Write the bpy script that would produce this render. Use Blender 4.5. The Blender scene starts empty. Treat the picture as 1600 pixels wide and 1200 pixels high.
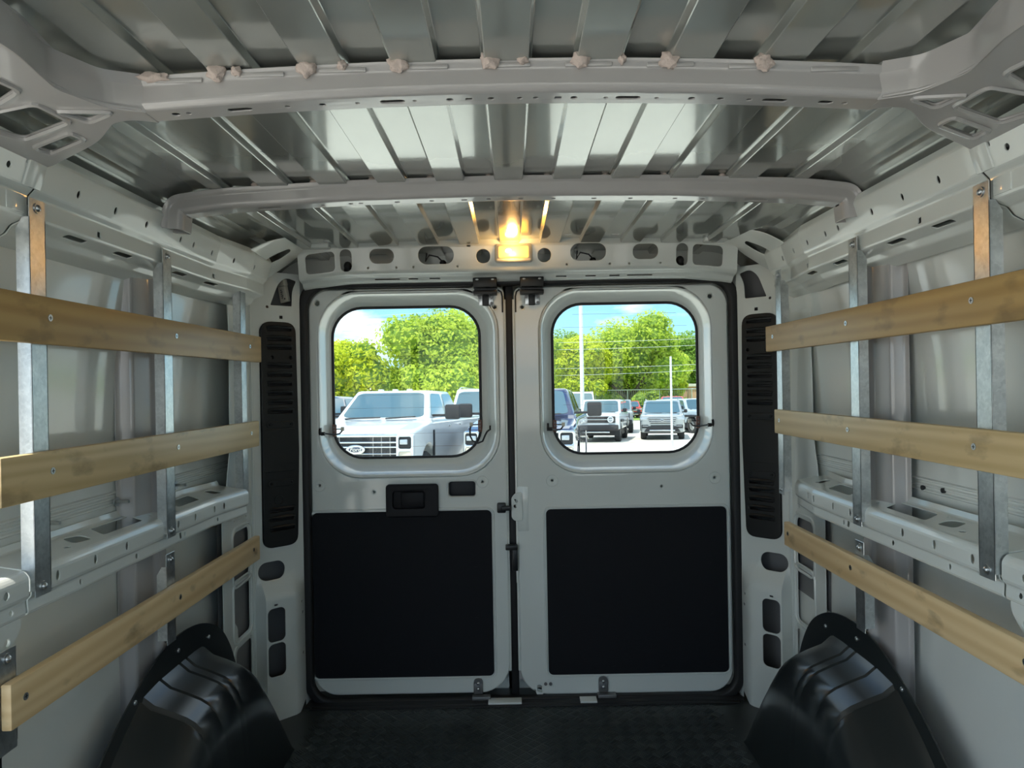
import bpy, bmesh, math, random
from mathutils import Vector, Matrix
R = math.radians
sc = bpy.context.scene
COL = sc.collection
rnd = random.Random(7)

# ---------------------------------------------------------------- camera
cam_d = bpy.data.cameras.new('camera')
cam = bpy.data.objects.new('camera', cam_d); COL.objects.link(cam)
cam.location = (0, 0, 1.15)
cam.rotation_euler = (R(90), R(1.0), 0)
cam_d.sensor_width = 36.0
cam_d.lens = 25.0
cam_d.clip_start = 0.02; cam_d.clip_end = 800
sc.camera = cam

# ---------------------------------------------------------------- world, sun, exposure
SKY = 1.35
world = bpy.data.worlds.new('sky'); sc.world = world; world.use_nodes = True
nt = world.node_tree; nt.nodes.clear()
def wn(t, **k):
    n = nt.nodes.new(t)
    for a, b in k.items(): setattr(n, a, b)
    return n
wo = wn('ShaderNodeOutputWorld'); bg = wn('ShaderNodeBackground'); bg.inputs[1].default_value = SKY
tc = wn('ShaderNodeTexCoord'); sep = wn('ShaderNodeSeparateXYZ')
nt.links.new(tc.outputs['Generated'], sep.inputs[0])
grad = wn('ShaderNodeValToRGB')
grad.color_ramp.elements[0].position = 0.0; grad.color_ramp.elements[0].color = (.34, .58, .74, 1)
grad.color_ramp.elements[1].position = .75; grad.color_ramp.elements[1].color = (.10, .26, .56, 1)
e_ = grad.color_ramp.elements.new(.14); e_.color = (.20, .43, .62, 1)
nt.links.new(sep.outputs[2], grad.inputs[0])
mp = wn('ShaderNodeMapping'); mp.inputs['Scale'].default_value = (1, 1, 3.2); mp.inputs['Location'].default_value = (1.7, .6, .1)
nz = wn('ShaderNodeTexNoise'); nz.inputs['Scale'].default_value = 3.6; nz.inputs['Detail'].default_value = 7; nz.inputs['Roughness'].default_value = .55
nt.links.new(tc.outputs['Generated'], mp.inputs[0]); nt.links.new(mp.outputs[0], nz.inputs[0])
cr = wn('ShaderNodeValToRGB'); cr.color_ramp.elements[0].position = .45; cr.color_ramp.elements[1].position = .58
nt.links.new(nz.outputs[0], cr.inputs[0])
mx = wn('ShaderNodeMix', data_type='RGBA'); mx.inputs[7].default_value = (.98, .99, 1.0, 1)
nt.links.new(cr.outputs[0], mx.inputs[0]); nt.links.new(grad.outputs[0], mx.inputs[6])
nt.links.new(mx.outputs[2], bg.inputs[0]); nt.links.new(bg.outputs[0], wo.inputs[0])

sun_d = bpy.data.lights.new('sun', 'SUN'); sun_d.energy = 3.4; sun_d.angle = R(.6); sun_d.color = (1, .95, .86)
sun = bpy.data.objects.new('sun', sun_d); COL.objects.link(sun)
sun.rotation_euler = Vector((.32, .30, -1.0)).to_track_quat('-Z', 'Y').to_euler()

vs = sc.view_settings
vs.view_transform = 'Standard'; vs.look = 'None'; vs.gamma = 1.0; vs.use_curve_mapping = False
vs.exposure = 1.0
cy = sc.cycles
cy.max_bounces = 14; cy.diffuse_bounces = 8; cy.glossy_bounces = 5; cy.transparent_max_bounces = 12
cy.use_denoising = True; cy.sample_clamp_indirect = 12.0

# ---------------------------------------------------------------- materials
def mat(name, base, rough=.5, metal=0.0, coat=0.0, spec=.5, ior=1.5, noise=None, bump=None, rvar=0.0, coat_rough=.05):
    """procedural principled material; noise=(scale, amount, (sx,sy,sz)); bump=(scale, strength)"""
    m = bpy.data.materials.new(name); m.use_nodes = True
    n = m.node_tree.nodes; l = m.node_tree.links; p = n['Principled BSDF']
    p.inputs['Base Color'].default_value = (*base, 1)
    p.inputs['Roughness'].default_value = rough; p.inputs['Metallic'].default_value = metal
    p.inputs['IOR'].default_value = ior
    p.inputs['Coat Weight'].default_value = coat; p.inputs['Coat Roughness'].default_value = coat_rough
    p.inputs['Specular IOR Level'].default_value = spec
    if noise or bump or rvar:
        t = n.new('ShaderNodeTexCoord')
    if noise:
        mp_ = n.new('ShaderNodeMapping'); mp_.inputs['Scale'].default_value = noise[2] if len(noise) > 2 else (1, 1, 1)
        l.new(t.outputs['Object'], mp_.inputs[0])
        z = n.new('ShaderNodeTexNoise'); z.inputs['Scale'].default_value = noise[0]; z.inputs['Detail'].default_value = 4
        l.new(mp_.outputs[0], z.inputs[0])
        r_ = n.new('ShaderNodeValToRGB')
        a = noise[1]
        r_.color_ramp.elements[0].position = .3; r_.color_ramp.elements[1].position = .7
        r_.color_ramp.elements[0].color = (*[c * (1 - a) for c in base], 1)
        r_.color_ramp.elements[1].color = (*[min(1, c * (1 + a)) for c in base], 1)
        l.new(z.outputs[0], r_.inputs[0]); l.new(r_.outputs[0], p.inputs['Base Color'])
    if rvar:
        z2 = n.new('ShaderNodeTexNoise'); z2.inputs['Scale'].default_value = 6
        l.new(t.outputs['Object'], z2.inputs[0])
        mr = n.new('ShaderNodeMapRange'); mr.inputs[1].default_value = .3; mr.inputs[2].default_value = .7
        mr.inputs[3].default_value = max(.02, rough - rvar); mr.inputs[4].default_value = rough + rvar
        l.new(z2.outputs[0], mr.inputs[0]); l.new(mr.outputs[0], p.inputs['Roughness'])
    if bump:
        z3 = n.new('ShaderNodeTexNoise'); z3.inputs['Scale'].default_value = bump[0]; z3.inputs['Detail'].default_value = 3
        l.new(t.outputs['Object'], z3.inputs[0])
        b = n.new('ShaderNodeBump'); b.inputs['Strength'].default_value = bump[1]; b.inputs['Distance'].default_value = .01
        l.new(z3.outputs[0], b.inputs['Height']); l.new(b.outputs[0], p.inputs['Normal'])
    return m

def wood_mat(name, light, dark, seed):
    m = bpy.data.materials.new(name); m.use_nodes = True
    n = m.node_tree.nodes; l = m.node_tree.links; p = n['Principled BSDF']
    t = n.new('ShaderNodeTexCoord'); mp_ = n.new('ShaderNodeMapping')
    mp_.inputs['Scale'].default_value = (6, .7, 9); mp_.inputs['Location'].default_value = (seed, seed * .37, seed * .7)
    l.new(t.outputs['Object'], mp_.inputs[0])
    z = n.new('ShaderNodeTexNoise'); z.inputs['Scale'].default_value = 2.2; z.inputs['Detail'].default_value = 6; z.inputs['Distortion'].default_value = .6
    l.new(mp_.outputs[0], z.inputs[0])
    w = n.new('ShaderNodeTexWave'); w.bands_direction = 'Z'; w.inputs['Scale'].default_value = 1.3; w.inputs['Distortion'].default_value = 7; w.inputs['Detail'].default_value = 3
    l.new(mp_.outputs[0], w.inputs[0])
    ad = n.new('ShaderNodeMath'); ad.operation = 'MULTIPLY_ADD'; ad.inputs[1].default_value = .45
    l.new(w.outputs['Fac'], ad.inputs[0]); l.new(z.outputs[0], ad.inputs[2])
    r_ = n.new('ShaderNodeValToRGB'); r_.color_ramp.elements[0].position = .35; r_.color_ramp.elements[1].position = 1.05
    r_.color_ramp.elements[0].color = (*dark, 1); r_.color_ramp.elements[1].color = (*light, 1)
    l.new(ad.outputs[0], r_.inputs[0])
    # grubby smudges of the wood itself
    mp2 = n.new('ShaderNodeMapping'); mp2.inputs['Scale'].default_value = (3, 3.2, 7); mp2.inputs['Location'].default_value = (seed * 2, seed, 0)
    l.new(t.outputs['Object'], mp2.inputs[0])
    s = n.new('ShaderNodeTexNoise'); s.inputs['Scale'].default_value = 2.6; s.inputs['Detail'].default_value = 5
    l.new(mp2.outputs[0], s.inputs[0])
    r2 = n.new('ShaderNodeValToRGB'); r2.color_ramp.elements[0].position = .57; r2.color_ramp.elements[1].position = .72
    r2.color_ramp.elements[1].color = (.55, .55, .55, 1)
    l.new(s.outputs[0], r2.inputs[0])
    mx_ = n.new('ShaderNodeMix'); mx_.data_type = 'RGBA'; mx_.inputs[7].default_value = (.14, .09, .045, 1)
    l.new(r2.outputs[0], mx_.inputs[0]); l.new(r_.outputs[0], mx_.inputs[6])
    l.new(mx_.outputs[2], p.inputs['Base Color'])
    p.inputs['Roughness'].default_value = .42
    b = n.new('ShaderNodeBump'); b.inputs['Strength'].default_value = .08; b.inputs['Distance'].default_value = .003
    l.new(ad.outputs[0], b.inputs['Height']); l.new(b.outputs[0], p.inputs['Normal'])
    return m

def galv_mat():
    m = bpy.data.materials.new('galvanised'); m.use_nodes = True
    n = m.node_tree.nodes; l = m.node_tree.links; p = n['Principled BSDF']
    t = n.new('ShaderNodeTexCoord')
    v = n.new('ShaderNodeTexVoronoi'); v.inputs['Scale'].default_value = 170
    l.new(t.outputs['Object'], v.inputs[0])
    z = n.new('ShaderNodeTexNoise'); z.inputs['Scale'].default_value = 30; z.inputs['Detail'].default_value = 3
    l.new(t.outputs['Object'], z.inputs[0])
    ad = n.new('ShaderNodeMath'); ad.operation = 'MULTIPLY_ADD'; ad.inputs[1].default_value = .3
    l.new(v.outputs['Color'], ad.inputs[0]); l.new(z.outputs[0], ad.inputs[2])
    r_ = n.new('ShaderNodeValToRGB'); r_.color_ramp.elements[0].position = .3; r_.color_ramp.elements[1].position = .9
    r_.color_ramp.elements[0].color = (.42, .45, .46, 1); r_.color_ramp.elements[1].color = (.68, .71, .71, 1)
    l.new(ad.outputs[0], r_.inputs[0]); l.new(r_.outputs[0], p.inputs['Base Color'])
    p.inputs['Metallic'].default_value = .9
    mr = n.new('ShaderNodeMapRange'); mr.inputs[3].default_value = .22; mr.inputs[4].default_value = .42
    l.new(z.outputs[0], mr.inputs[0]); l.new(mr.outputs[0], p.inputs['Roughness'])
    return m

def glass_mat(name, tint=(.95, .98, .97), refl=.05):
    m = bpy.data.materials.new(name); m.use_nodes = True
    n = m.node_tree.nodes; l = m.node_tree.links; n.clear()
    o = n.new('ShaderNodeOutputMaterial'); a = n.new('ShaderNodeBsdfTransparent'); a.inputs[0].default_value = (*tint, 1)
    g = n.new('ShaderNodeBsdfGlossy'); g.inputs['Roughness'].default_value = .02
    f = n.new('ShaderNodeFresnel'); f.inputs[0].default_value = 1.45
    mm = n.new('ShaderNodeMath'); mm.operation = 'MULTIPLY'; mm.inputs[1].default_value = refl * 8
    mm.use_clamp = True
    x = n.new('ShaderNodeMixShader')
    l.new(f.outputs[0], mm.inputs[0]); l.new(mm.outputs[0], x.inputs[0]); l.new(a.outputs[0], x.inputs[1]); l.new(g.outputs[0], x.inputs[2]); l.new(x.outputs[0], o.inputs[0])
    return m

def emit_mat(name, col, strength):
    m = bpy.data.materials.new(name); m.use_nodes = True
    p = m.node_tree.nodes['Principled BSDF']
    p.inputs['Base Color'].default_value = (*col, 1); p.inputs['Roughness'].default_value = .3
    p.inputs['Emission Color'].default_value = (*col, 1); p.inputs['Emission Strength'].default_value = strength
    return m

def leaf_mat(name, a, b):
    m = bpy.data.materials.new(name); m.use_nodes = True
    n = m.node_tree.nodes; l = m.node_tree.links; n.clear()
    o = n.new('ShaderNodeOutputMaterial'); t = n.new('ShaderNodeTexCoord')
    z = n.new('ShaderNodeTexNoise'); z.inputs['Scale'].default_value = .55; z.inputs['Detail'].default_value = 8; z.inputs['Roughness'].default_value = .7
    l.new(t.outputs['Object'], z.inputs[0])
    r_ = n.new('ShaderNodeValToRGB'); r_.color_ramp.elements[0].position = .32; r_.color_ramp.elements[1].position = .68
    r_.color_ramp.elements[0].color = (*a, 1); r_.color_ramp.elements[1].color = (*b, 1)
    l.new(z.outputs[0], r_.inputs[0])
    d = n.new('ShaderNodeBsdfDiffuse'); tr = n.new('ShaderNodeBsdfTranslucent'); x = n.new('ShaderNodeMixShader'); x.inputs[0].default_value = .45
    l.new(r_.outputs[0], d.inputs[0]); l.new(r_.outputs[0], tr.inputs[0])
    l.new(d.outputs[0], x.inputs[1]); l.new(tr.outputs[0], x.inputs[2]); l.new(x.outputs[0], o.inputs[0])
    return m

M = {}
M['white'] = mat('white_paint', (.74, .78, .745), .42, coat=1.0, coat_rough=.07)
M['skin'] = mat('white_skin_paint', (.78, .81, .775), .40, coat=1.0, coat_rough=.09, noise=(2.5, .03))
M['bow'] = mat('grey_primer', (.44, .427, .418), .40, coat=1.0, coat_rough=.10)
M['roof'] = mat('roof_paint', (.42, .44, .41), .15, metal=.50, coat=.6, noise=(9, .05, (1, .4, 1)))
M['galv'] = galv_mat()
M['wood_a'] = wood_mat('varnished_plywood', (.52, .345, .135), (.41, .255, .09), 1.3)
M['wood_b'] = wood_mat('worn_plywood', (.70, .53, .28), (.55, .39, .18), 4.1)
M['wood_c'] = wood_mat('pale_pine', (.80, .60, .34), (.66, .45, .22), 7.7)
M['plastic'] = mat('black_plastic', (.010, .012, .013), .36, spec=.4, bump=(420, .10))
M['softblack'] = mat('soft_black_plastic', (.0065, .0065, .0085), .5, spec=.25)
M['arch'] = mat('black_moulded_plastic', (.014, .018, .019), .32, coat=.8, coat_rough=.20, bump=(600, .06))
M['board'] = mat('black_hardboard', (.0085, .0095, .0125), .7, spec=.25, bump=(500, .2))
M['rubber'] = mat('black_rubber', (.012, .012, .013), .55)
M['mat'] = mat('rubber_floor_mat', (.040, .048, .048), .36, noise=(5, .2))
M['glass'] = glass_mat('window_glass', (.84, .88, .87))
M['steel'] = mat('bolt_steel', (.55, .57, .58), .3, metal=1)
M['dsteel'] = mat('hinge_steel', (.20, .20, .20), .45, metal=.6)
M['liner'] = mat('shaded_primer', (.20, .20, .205), .5)  # cavity primer, toned darker so the holes look shaded inside
M['dark'] = mat('dark_cavity', (.03, .03, .032), .7)
M['seal'] = mat('sealant', (.60, .50, .45), .8, bump=(90, .5))
M['lamp'] = mat('lamp_housing', (.60, .56, .47), .45)
M['lens'] = emit_mat('lamp_lens', (1.0, .56, .13), .75)
M['bulb'] = emit_mat('lamp_bulb', (1.0, .74, .32), 5.0)
M['brown'] = mat('brown_connector', (.16, .07, .05), .5)
M['cream'] = mat('cream_connector', (.65, .62, .52), .5)
M['ink'] = mat('printed_ink', (.05, .05, .05), .6)
M['concrete'] = mat('pale_concrete', (.66, .62, .53), .85, noise=(.8, .08))
M['grass'] = mat('grass', (.22, .34, .05), .9, noise=(3, .3))
M['truckwhite'] = mat('white_car_paint', (.64, .69, .72), .22, coat=.6)
M['navy'] = mat('navy_car_paint', (.012, .026, .085), .16, coat=1.0, metal=.2)
M['grey'] = mat('grey_car_paint', (.34, .37, .38), .22, coat=.8, metal=.3)
M['red'] = mat('red_car_paint', (.62, .06, .055), .25, coat=.7)
M['paleblue'] = mat('pale_blue_car_paint', (.50, .60, .68), .22, coat=.8, metal=.2)
M['carglass'] = mat('car_glass', (.10, .17, .19), .05, metal=.25, coat=1.0)
M['chrome'] = mat('chrome', (.66, .68, .70), .14, metal=1)
M['tyre'] = mat('tyre', (.03, .03, .03), .8)
M['carblack'] = mat('car_black_trim', (.022, .024, .028), .5, spec=.3)
M['headlamp'] = mat('headlamp_lens', (.42, .47, .52), .1, metal=.4, coat=1)
M['marker'] = mat('marker_lens', (.62, .56, .46), .3, coat=.6)
M['oval'] = mat('emblem_blue', (.03, .045, .09), .3, coat=1)
M['pole'] = mat('pole_grey', (.62, .64, .63), .5)
M['bark'] = mat('bark', (.10, .075, .05), .9)
M['leaf_a'] = leaf_mat('leaves_bright', (.42, .52, .03), (.86, .88, .10))
M['leaf_b'] = leaf_mat('leaves_mid', (.34, .48, .05), (.76, .84, .14))
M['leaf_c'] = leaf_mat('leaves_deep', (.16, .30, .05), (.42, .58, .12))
M['brick'] = mat('terracotta_wall', (.62, .34, .20), .85)

# ---------------------------------------------------------------- scene helpers
def tag(o, label=None, cat=None, group=None, kind=None):
    if label: o['label'] = label
    if cat: o['category'] = cat
    if group: o['group'] = group
    if kind: o['kind'] = kind
    return o

def link(name, me, m, parent=None, smooth=35, weighted=False):
    if m is not None:
        me.materials.clear(); me.materials.append(M[m] if isinstance(m, str) else m)
    if smooth:
        me.polygons.foreach_set('use_smooth', [True] * len(me.polygons))
        me.set_sharp_from_angle(angle=R(smooth))
    o = bpy.data.objects.new(name, me); COL.objects.link(o)
    if parent is not None:
        o.parent = parent
    if weighted:
        wn_ = o.modifiers.new('weighted', 'WEIGHTED_NORMAL'); wn_.mode = 'FACE_AREA'; wn_.weight = 100; wn_.keep_sharp = True
    return o

def empty(name, loc=(0, 0, 0), rz=0.0, rx=0.0, parent=None):
    o = bpy.data.objects.new(name, None); COL.objects.link(o); o.empty_display_size = .05
    o.location = loc; o.rotation_euler = (rx, 0, rz)
    if parent is not None: o.parent = parent
    return o

def finish(bm, name):
    bmesh.ops.recalc_face_normals(bm, faces=bm.faces[:])
    me = bpy.data.meshes.new(name); bm.to_mesh(me); bm.free()
    return me

class MB:
    """collects simple shapes into one mesh"""
    def __init__(s): s.bm = bmesh.new()
    def box(s, x0, x1, y0, y1, z0, z1, bev=0.0, seg=2, mtx=None):
        b = bmesh.new()
        v = [b.verts.new((x, y, z)) for x in (x0, x1) for y in (y0, y1) for z in (z0, z1)]
        for f in ((0, 1, 3, 2), (4, 6, 7, 5), (0, 4, 5, 1), (2, 3, 7, 6), (0, 2, 6, 4), (1, 5, 7, 3)):
            b.faces.new([v[i] for i in f])
        if bev: bmesh.ops.bevel(b, geom=b.edges[:], offset=bev, segments=seg, profile=.5, affect='EDGES')
        if mtx is not None: bmesh.ops.transform(b, matrix=mtx, verts=b.verts[:])
        s.join(b); return s
    def join(s, b):
        me = bpy.data.meshes.new('t'); b.to_mesh(me); b.free(); s.bm.from_mesh(me); bpy.data.meshes.remove(me)
    def cyl(s, c, axis, r, h, n=16, r2=None):
        """cylinder centred at c"""
        b = bmesh.new()
        bmesh.ops.create_cone(b, cap_ends=True, segments=n, radius1=r, radius2=r if r2 is None else r2, depth=h)
        q = Vector((0, 0, 1)).rotation_difference(Vector(axis))
        bmesh.ops.transform(b, matrix=Matrix.Translation(c) @ q.to_matrix().to_4x4(), verts=b.verts[:])
        s.join(b); return s
    def ball(s, c, r, sc_=(1, 1, 1), sub=2):
        b = bmesh.new(); bmesh.ops.create_icosphere(b, subdivisions=sub, radius=r)
        bmesh.ops.transform(b, matrix=Matrix.Translation(c) @ Matrix.Diagonal((*sc_, 1)), verts=b.verts[:])
        s.join(b); return s
    def tube(s, pts, r, n=8, closed=False):
        pts = [Vector(p) for p in pts]; rings = []; k = len(pts); up = None
        for i, p in enumerate(pts):
            if closed: d = pts[(i + 1) % k] - pts[i - 1]
            else: d = pts[min(i + 1, k - 1)] - pts[max(i - 1, 0)]
            d.normalize()
            if up is None: up = d.orthogonal().normalized()
            up = (up - d * up.dot(d)).normalized(); w = d.cross(up)
            rr = r[i] if isinstance(r, (list, tuple)) else r
            rings.append([s.bm.verts.new(p + (up * math.cos(a) + w * math.sin(a)) * rr) for a in (2 * math.pi * j / n for j in range(n))])
        for i in range(k if closed else k - 1):
            A, B = rings[i], rings[(i + 1) % k]
            for j in range(n):
                s.bm.faces.new((A[j], A[(j + 1) % n], B[(j + 1) % n], B[j]))
        if not closed:
            s.bm.faces.new(rings[0][::-1]); s.bm.faces.new(rings[-1])
        return s
    def loft(s, loops, close_u=True, cap=False):
        """faces between successive equal-length vertex loops"""
        vs_ = [[s.bm.verts.new(p) for p in L] for L in loops]
        for A, B in zip(vs_[:-1], vs_[1:]):
            n = len(A)
            for j in range(n if close_u else n - 1):
                s.bm.faces.new((A[j], A[(j + 1) % n], B[(j + 1) % n], B[j]))
        if cap:
            s.bm.faces.new(vs_[0][::-1]); s.bm.faces.new(vs_[-1])
        return s
    def build(s, name, m, parent=None, smooth=35):
        return link(name, finish(s.bm, name), m, parent, smooth)

# 2D outlines ------------------------------------------------------------
def rr(x0, x1, y0, y1, r, n=6):
    """rounded rectangle; r may be a 4-list (x0y0, x1y0, x1y1, x0y1)"""
    r = [r] * 4 if not isinstance(r, (list, tuple)) else r
    out = []
    for (cx, cy, a0), q in zip(((x0 + r[0], y0 + r[0], 180), (x1 - r[1], y0 + r[1], 270), (x1 - r[2], y1 - r[2], 0), (x0 + r[3], y1 - r[3], 90)), r):
        for i in range(n + 1):
            a = R(a0 + 90 * i / n); out.append((cx + q * math.cos(a), cy + q * math.sin(a)))
    return out
def circ(x, y, r, n=14, ry=None):
    return [(x + r * math.cos(2 * math.pi * i / n), y + (ry or r) * math.sin(2 * math.pi * i / n)) for i in range(n)]
def rpoly(pts, r, n=4):
    """polygon with rounded corners"""
    out = []; k = len(pts)
    for i in range(k):
        p = Vector(pts[i]); a = Vector(pts[i - 1]); b = Vector(pts[(i + 1) % k])
        q = r[i] if isinstance(r, (list, tuple)) else r
        da = (a - p); db = (b - p); q_ = min(q, da.length * .48, db.length * .48)
        if q_ < 1e-5: out.append(tuple(p)); continue
        s_ = p + da.normalized() * q_; e = p + db.normalized() * q_
        for j in range(n + 1):
            t = j / n
            v = s_ * (1 - t) ** 2 + p * 2 * t * (1 - t) + e * t ** 2
            out.append((v.x, v.y))
    return out
def fillet(pts, r, n=3):
    """open polyline with rounded inner vertices"""
    out = [tuple(pts[0])]
    for i in range(1, len(pts) - 1):
        p = Vector(pts[i]); a = Vector(pts[i - 1]) - p; b = Vector(pts[i + 1]) - p
        q = min(r, a.length * .45, b.length * .45)
        s_ = p + a.normalized() * q; e = p + b.normalized() * q
        for j in range(n + 1):
            t = j / n; v = s_ * (1 - t) ** 2 + p * 2 * t * (1 - t) + e * t ** 2
            out.append(tuple(v))
    out.append(tuple(pts[-1]))
    return out

class Prof:
    """polyline measured by arc length, used to bend a flat sheet"""
    def __init__(s, pts):
        s.p = [Vector(q) for q in pts]; s.l = [0.0]
        for a, b in zip(s.p[:-1], s.p[1:]): s.l.append(s.l[-1] + (b - a).length)
        s.L = s.l[-1]
    def at(s, v):
        v_ = min(max(v, 0), s.L)
        for i in range(len(s.p) - 1):
            if v_ <= s.l[i + 1] + 1e-9:
                d = s.p[i + 1] - s.p[i]; t = (v - s.l[i]) / max(d.length, 1e-9)
                q = s.p[i] + d * t; dn = d.normalized()
                return q, Vector((-dn.y, dn.x))
    def where(s, axis, val):
        for i in range(len(s.p) - 1):
            a, b = s.p[i][axis], s.p[i + 1][axis]
            if a != b and min(a, b) - 1e-9 <= val <= max(a, b) + 1e-9:
                return s.l[i] + (s.l[i + 1] - s.l[i]) * (val - a) / (b - a)
        raise ValueError((axis, val))

def sheet_mesh(outer, holes=(), thick=.002, bevel=.0, mapf=None, cu=(), cv=(), bres=1):
    """flat outline with real holes, given thickness and a rolled edge, cut at lines cu/cv and bent through mapf"""
    cd = bpy.data.curves.new('t', 'CURVE'); cd.dimensions = '2D'; cd.fill_mode = 'BOTH'
    bevel = min(bevel, thick * .49)
    cd.extrude = thick / 2 - bevel; cd.bevel_depth = bevel; cd.bevel_resolution = bres; cd.offset = -bevel
    for pts in [outer, *holes]:
        sp = cd.splines.new('POLY'); sp.points.add(len(pts) - 1)
        for q, p in zip(sp.points, pts): q.co = (p[0], p[1], 0, 1)
        sp.use_cyclic_u = True
    ob = bpy.data.objects.new('t', cd)
    me = bpy.data.meshes.new_from_object(ob)
    bpy.data.objects.remove(ob); bpy.data.curves.remove(cd)
    bm = bmesh.new(); bm.from_mesh(me); bpy.data.meshes.remove(me)
    bmesh.ops.remove_doubles(bm, verts=bm.verts[:], dist=1e-6)
    for u in cu:
        bmesh.ops.bisect_plane(bm, geom=bm.verts[:] + bm.edges[:] + bm.faces[:], plane_co=(u, 0, 0), plane_no=(1, 0, 0), dist=1e-6)
    for v in cv:
        bmesh.ops.bisect_plane(bm, geom=bm.verts[:] + bm.edges[:] + bm.faces[:], plane_co=(0, v, 0), plane_no=(0, 1, 0), dist=1e-6)
    if mapf:
        for vt in bm.verts: vt.co = mapf(*vt.co)
    return finish(bm, 'sheet')
def sheet(name, m, parent, *a, smooth=35, **k):
    return link(name, sheet_mesh(*a, **k), m, parent, smooth, bool(smooth))

def frange(a, b, n): return [a + (b - a) * i / n for i in range(n + 1)]

# =================================================================== SETTING: van body shell
SIDES = ((-1, 'left'), (1, 'right'))
XO = .0275                                   # rear aperture sits a little to the right of the aisle line

# floor -------------------------------------------------------------
floor = MB().box(-.97, .97, -1.7, 2.69, -.04, 0).build('floor', 'mat', None, 0)
tag(floor, 'black rubber cargo floor mat with raised basket weave tread', 'floor', kind='structure')
tb = bmesh.new(); cell = .036
for i in range(-40, 80):
    for j in range(-40, 80):
        cx = (i - j) * cell * .7071; cyy = 1.2 + (i + j) * cell * .7071 * .5 * 2
        if abs(cx) > .69 or not 1.30 < cyy < 2.55: continue
        along = (i + j) % 2 == 0
        ang = R(45) if along else R(-45)
        ca, sa = math.cos(ang), math.sin(ang)
        for k in range(4):
            o = (k - 1.5) * .0078
            hl, hw = .0150, .0024
            base = [(-hl, o - hw), (hl, o - hw), (hl, o + hw), (-hl, o + hw)]
            top = [(-hl + .001, o - hw + .0008), (hl - .001, o - hw + .0008), (hl - .001, o + hw - .0008), (-hl + .001, o + hw - .0008)]
            vb = [tb.verts.new((cx + x * ca - y * sa, cyy + x * sa + y * ca, 0)) for x, y in base]
            vt = [tb.verts.new((cx + x * ca - y * sa, cyy + x * sa + y * ca, .0022)) for x, y in top]
            tb.faces.new(vt)
            for q in range(4): tb.faces.new((vb[q], vb[(q + 1) % 4], vt[(q + 1) % 4], vt[q]))
me = bpy.data.meshes.new('tread'); tb.to_mesh(me); tb.free()
tag(link('tread_bars', me, 'mat', floor, 0), kind='stuff')
MB().box(-.76, .81, 2.545, 2.60, .001, .008, .002).build('sill_seal', 'rubber', floor)
for x0, x1 in ((-.105, .015), (.225, .285)):
    MB().box(x0, x1, 2.540, 2.60, .002, .0125, .0008).build('sill_plate', 'white', floor)
MB().box(-.74, .79, 2.525, 2.549, .001, .006, .002).build('mat_edge', 'rubber', floor)

# ceiling -----------------------------------------------------------
P = .141; ZL, ZH = 1.642, 1.655
prof = []
def edge(x, za, zb, d):     # a rounded step from za to zb around x
    w = .0022
    return [(x - w - .0014, za), (x - w, za + (zb - za) * .08), (x + w, zb - (zb - za) * .08), (x + w + .0014, zb)]
half = [(0, ZL)]
for k in range(0, 5):
    half += edge(k * P + .036, ZL, ZH, 1)
    half += edge((k + 1) * P - (.036 if k < 4 else .020), ZH, ZL, 1)
half += edge(5 * P + .018, ZL, ZH - .003, 1)
half += [(5 * P + .03 + .21 * t, ZH - .003 - .15 * t ** 2.6) for t in (.1, .2, .3, .4, .5, .58, .65, .71, .77, .82, .87, .91, .95, 1.0)]
prof = [(-x, z) for x, z in half[::-1][:-1]] + half
prof = [(x, z - .010 * (x / .7) ** 2) for x, z in prof]
ys = [-1.0, -.3, .4, .9, 1.3, 1.7, 2.1, 2.42, 2.71]
mb = MB()
mb.loft([[(x, y, z) for x, z in prof] + [(x, y, z + .05) for x, z in prof[::-1]] for y in ys], True, True)
ceiling = mb.build('ceiling', 'roof', None, 7)
tag(ceiling, 'ribbed grey painted steel van roof panel seen from below', 'ceiling', kind='structure')

# side walls --------------------------------------------------------
walls = {}
def skin_profile():
    p = [(.935, -.06), (.945, .10), (.953, .35), (.958, .60), (.960, .80), (.960, .868)]
    for z in (.875, .888, .901):
        p += [(.960, z), (.956, z + .003), (.956, z + .006), (.960, z + .009)]
    p += [(.961, .93), (.960, 1.05), (.955, 1.2), (.945, 1.32), (.932, 1.44), (.925, 1.50), (.935, 1.56), (.95, 1.62)]
    return p
for s, side in SIDES:
    p = skin_profile()
    ring = [(x + .002, z) for x, z in p] + [(x + .05, z) for x, z in p[::-1]]
    yy = ([1.13] if s < 0 else [-.45, .3, .9]) + [1.3, 1.7, 2.1, 2.45, 2.71]      # the left side is open in front of 1.13: unseen side load door, left open to let daylight in
    w = MB().loft([[(s * (x + (.02 if s > 0 else 0)), y, z) for x, z in ring] for y in yy], True, True).build('wall_' + side, 'skin', None, 40)
    tag(w, {'left': 'white painted left side panel of the van behind the wooden battens',
            'right': 'white painted right side panel of the van behind the wooden battens'}[side], 'wall', kind='structure')
    walls[side] = w

def xr(s, x, y):           # rear pieces sit XO to the right, fading out towards the front
    t = min(max((y - 2.05) / .2, 0), 1)
    return s * x + XO * t

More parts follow.
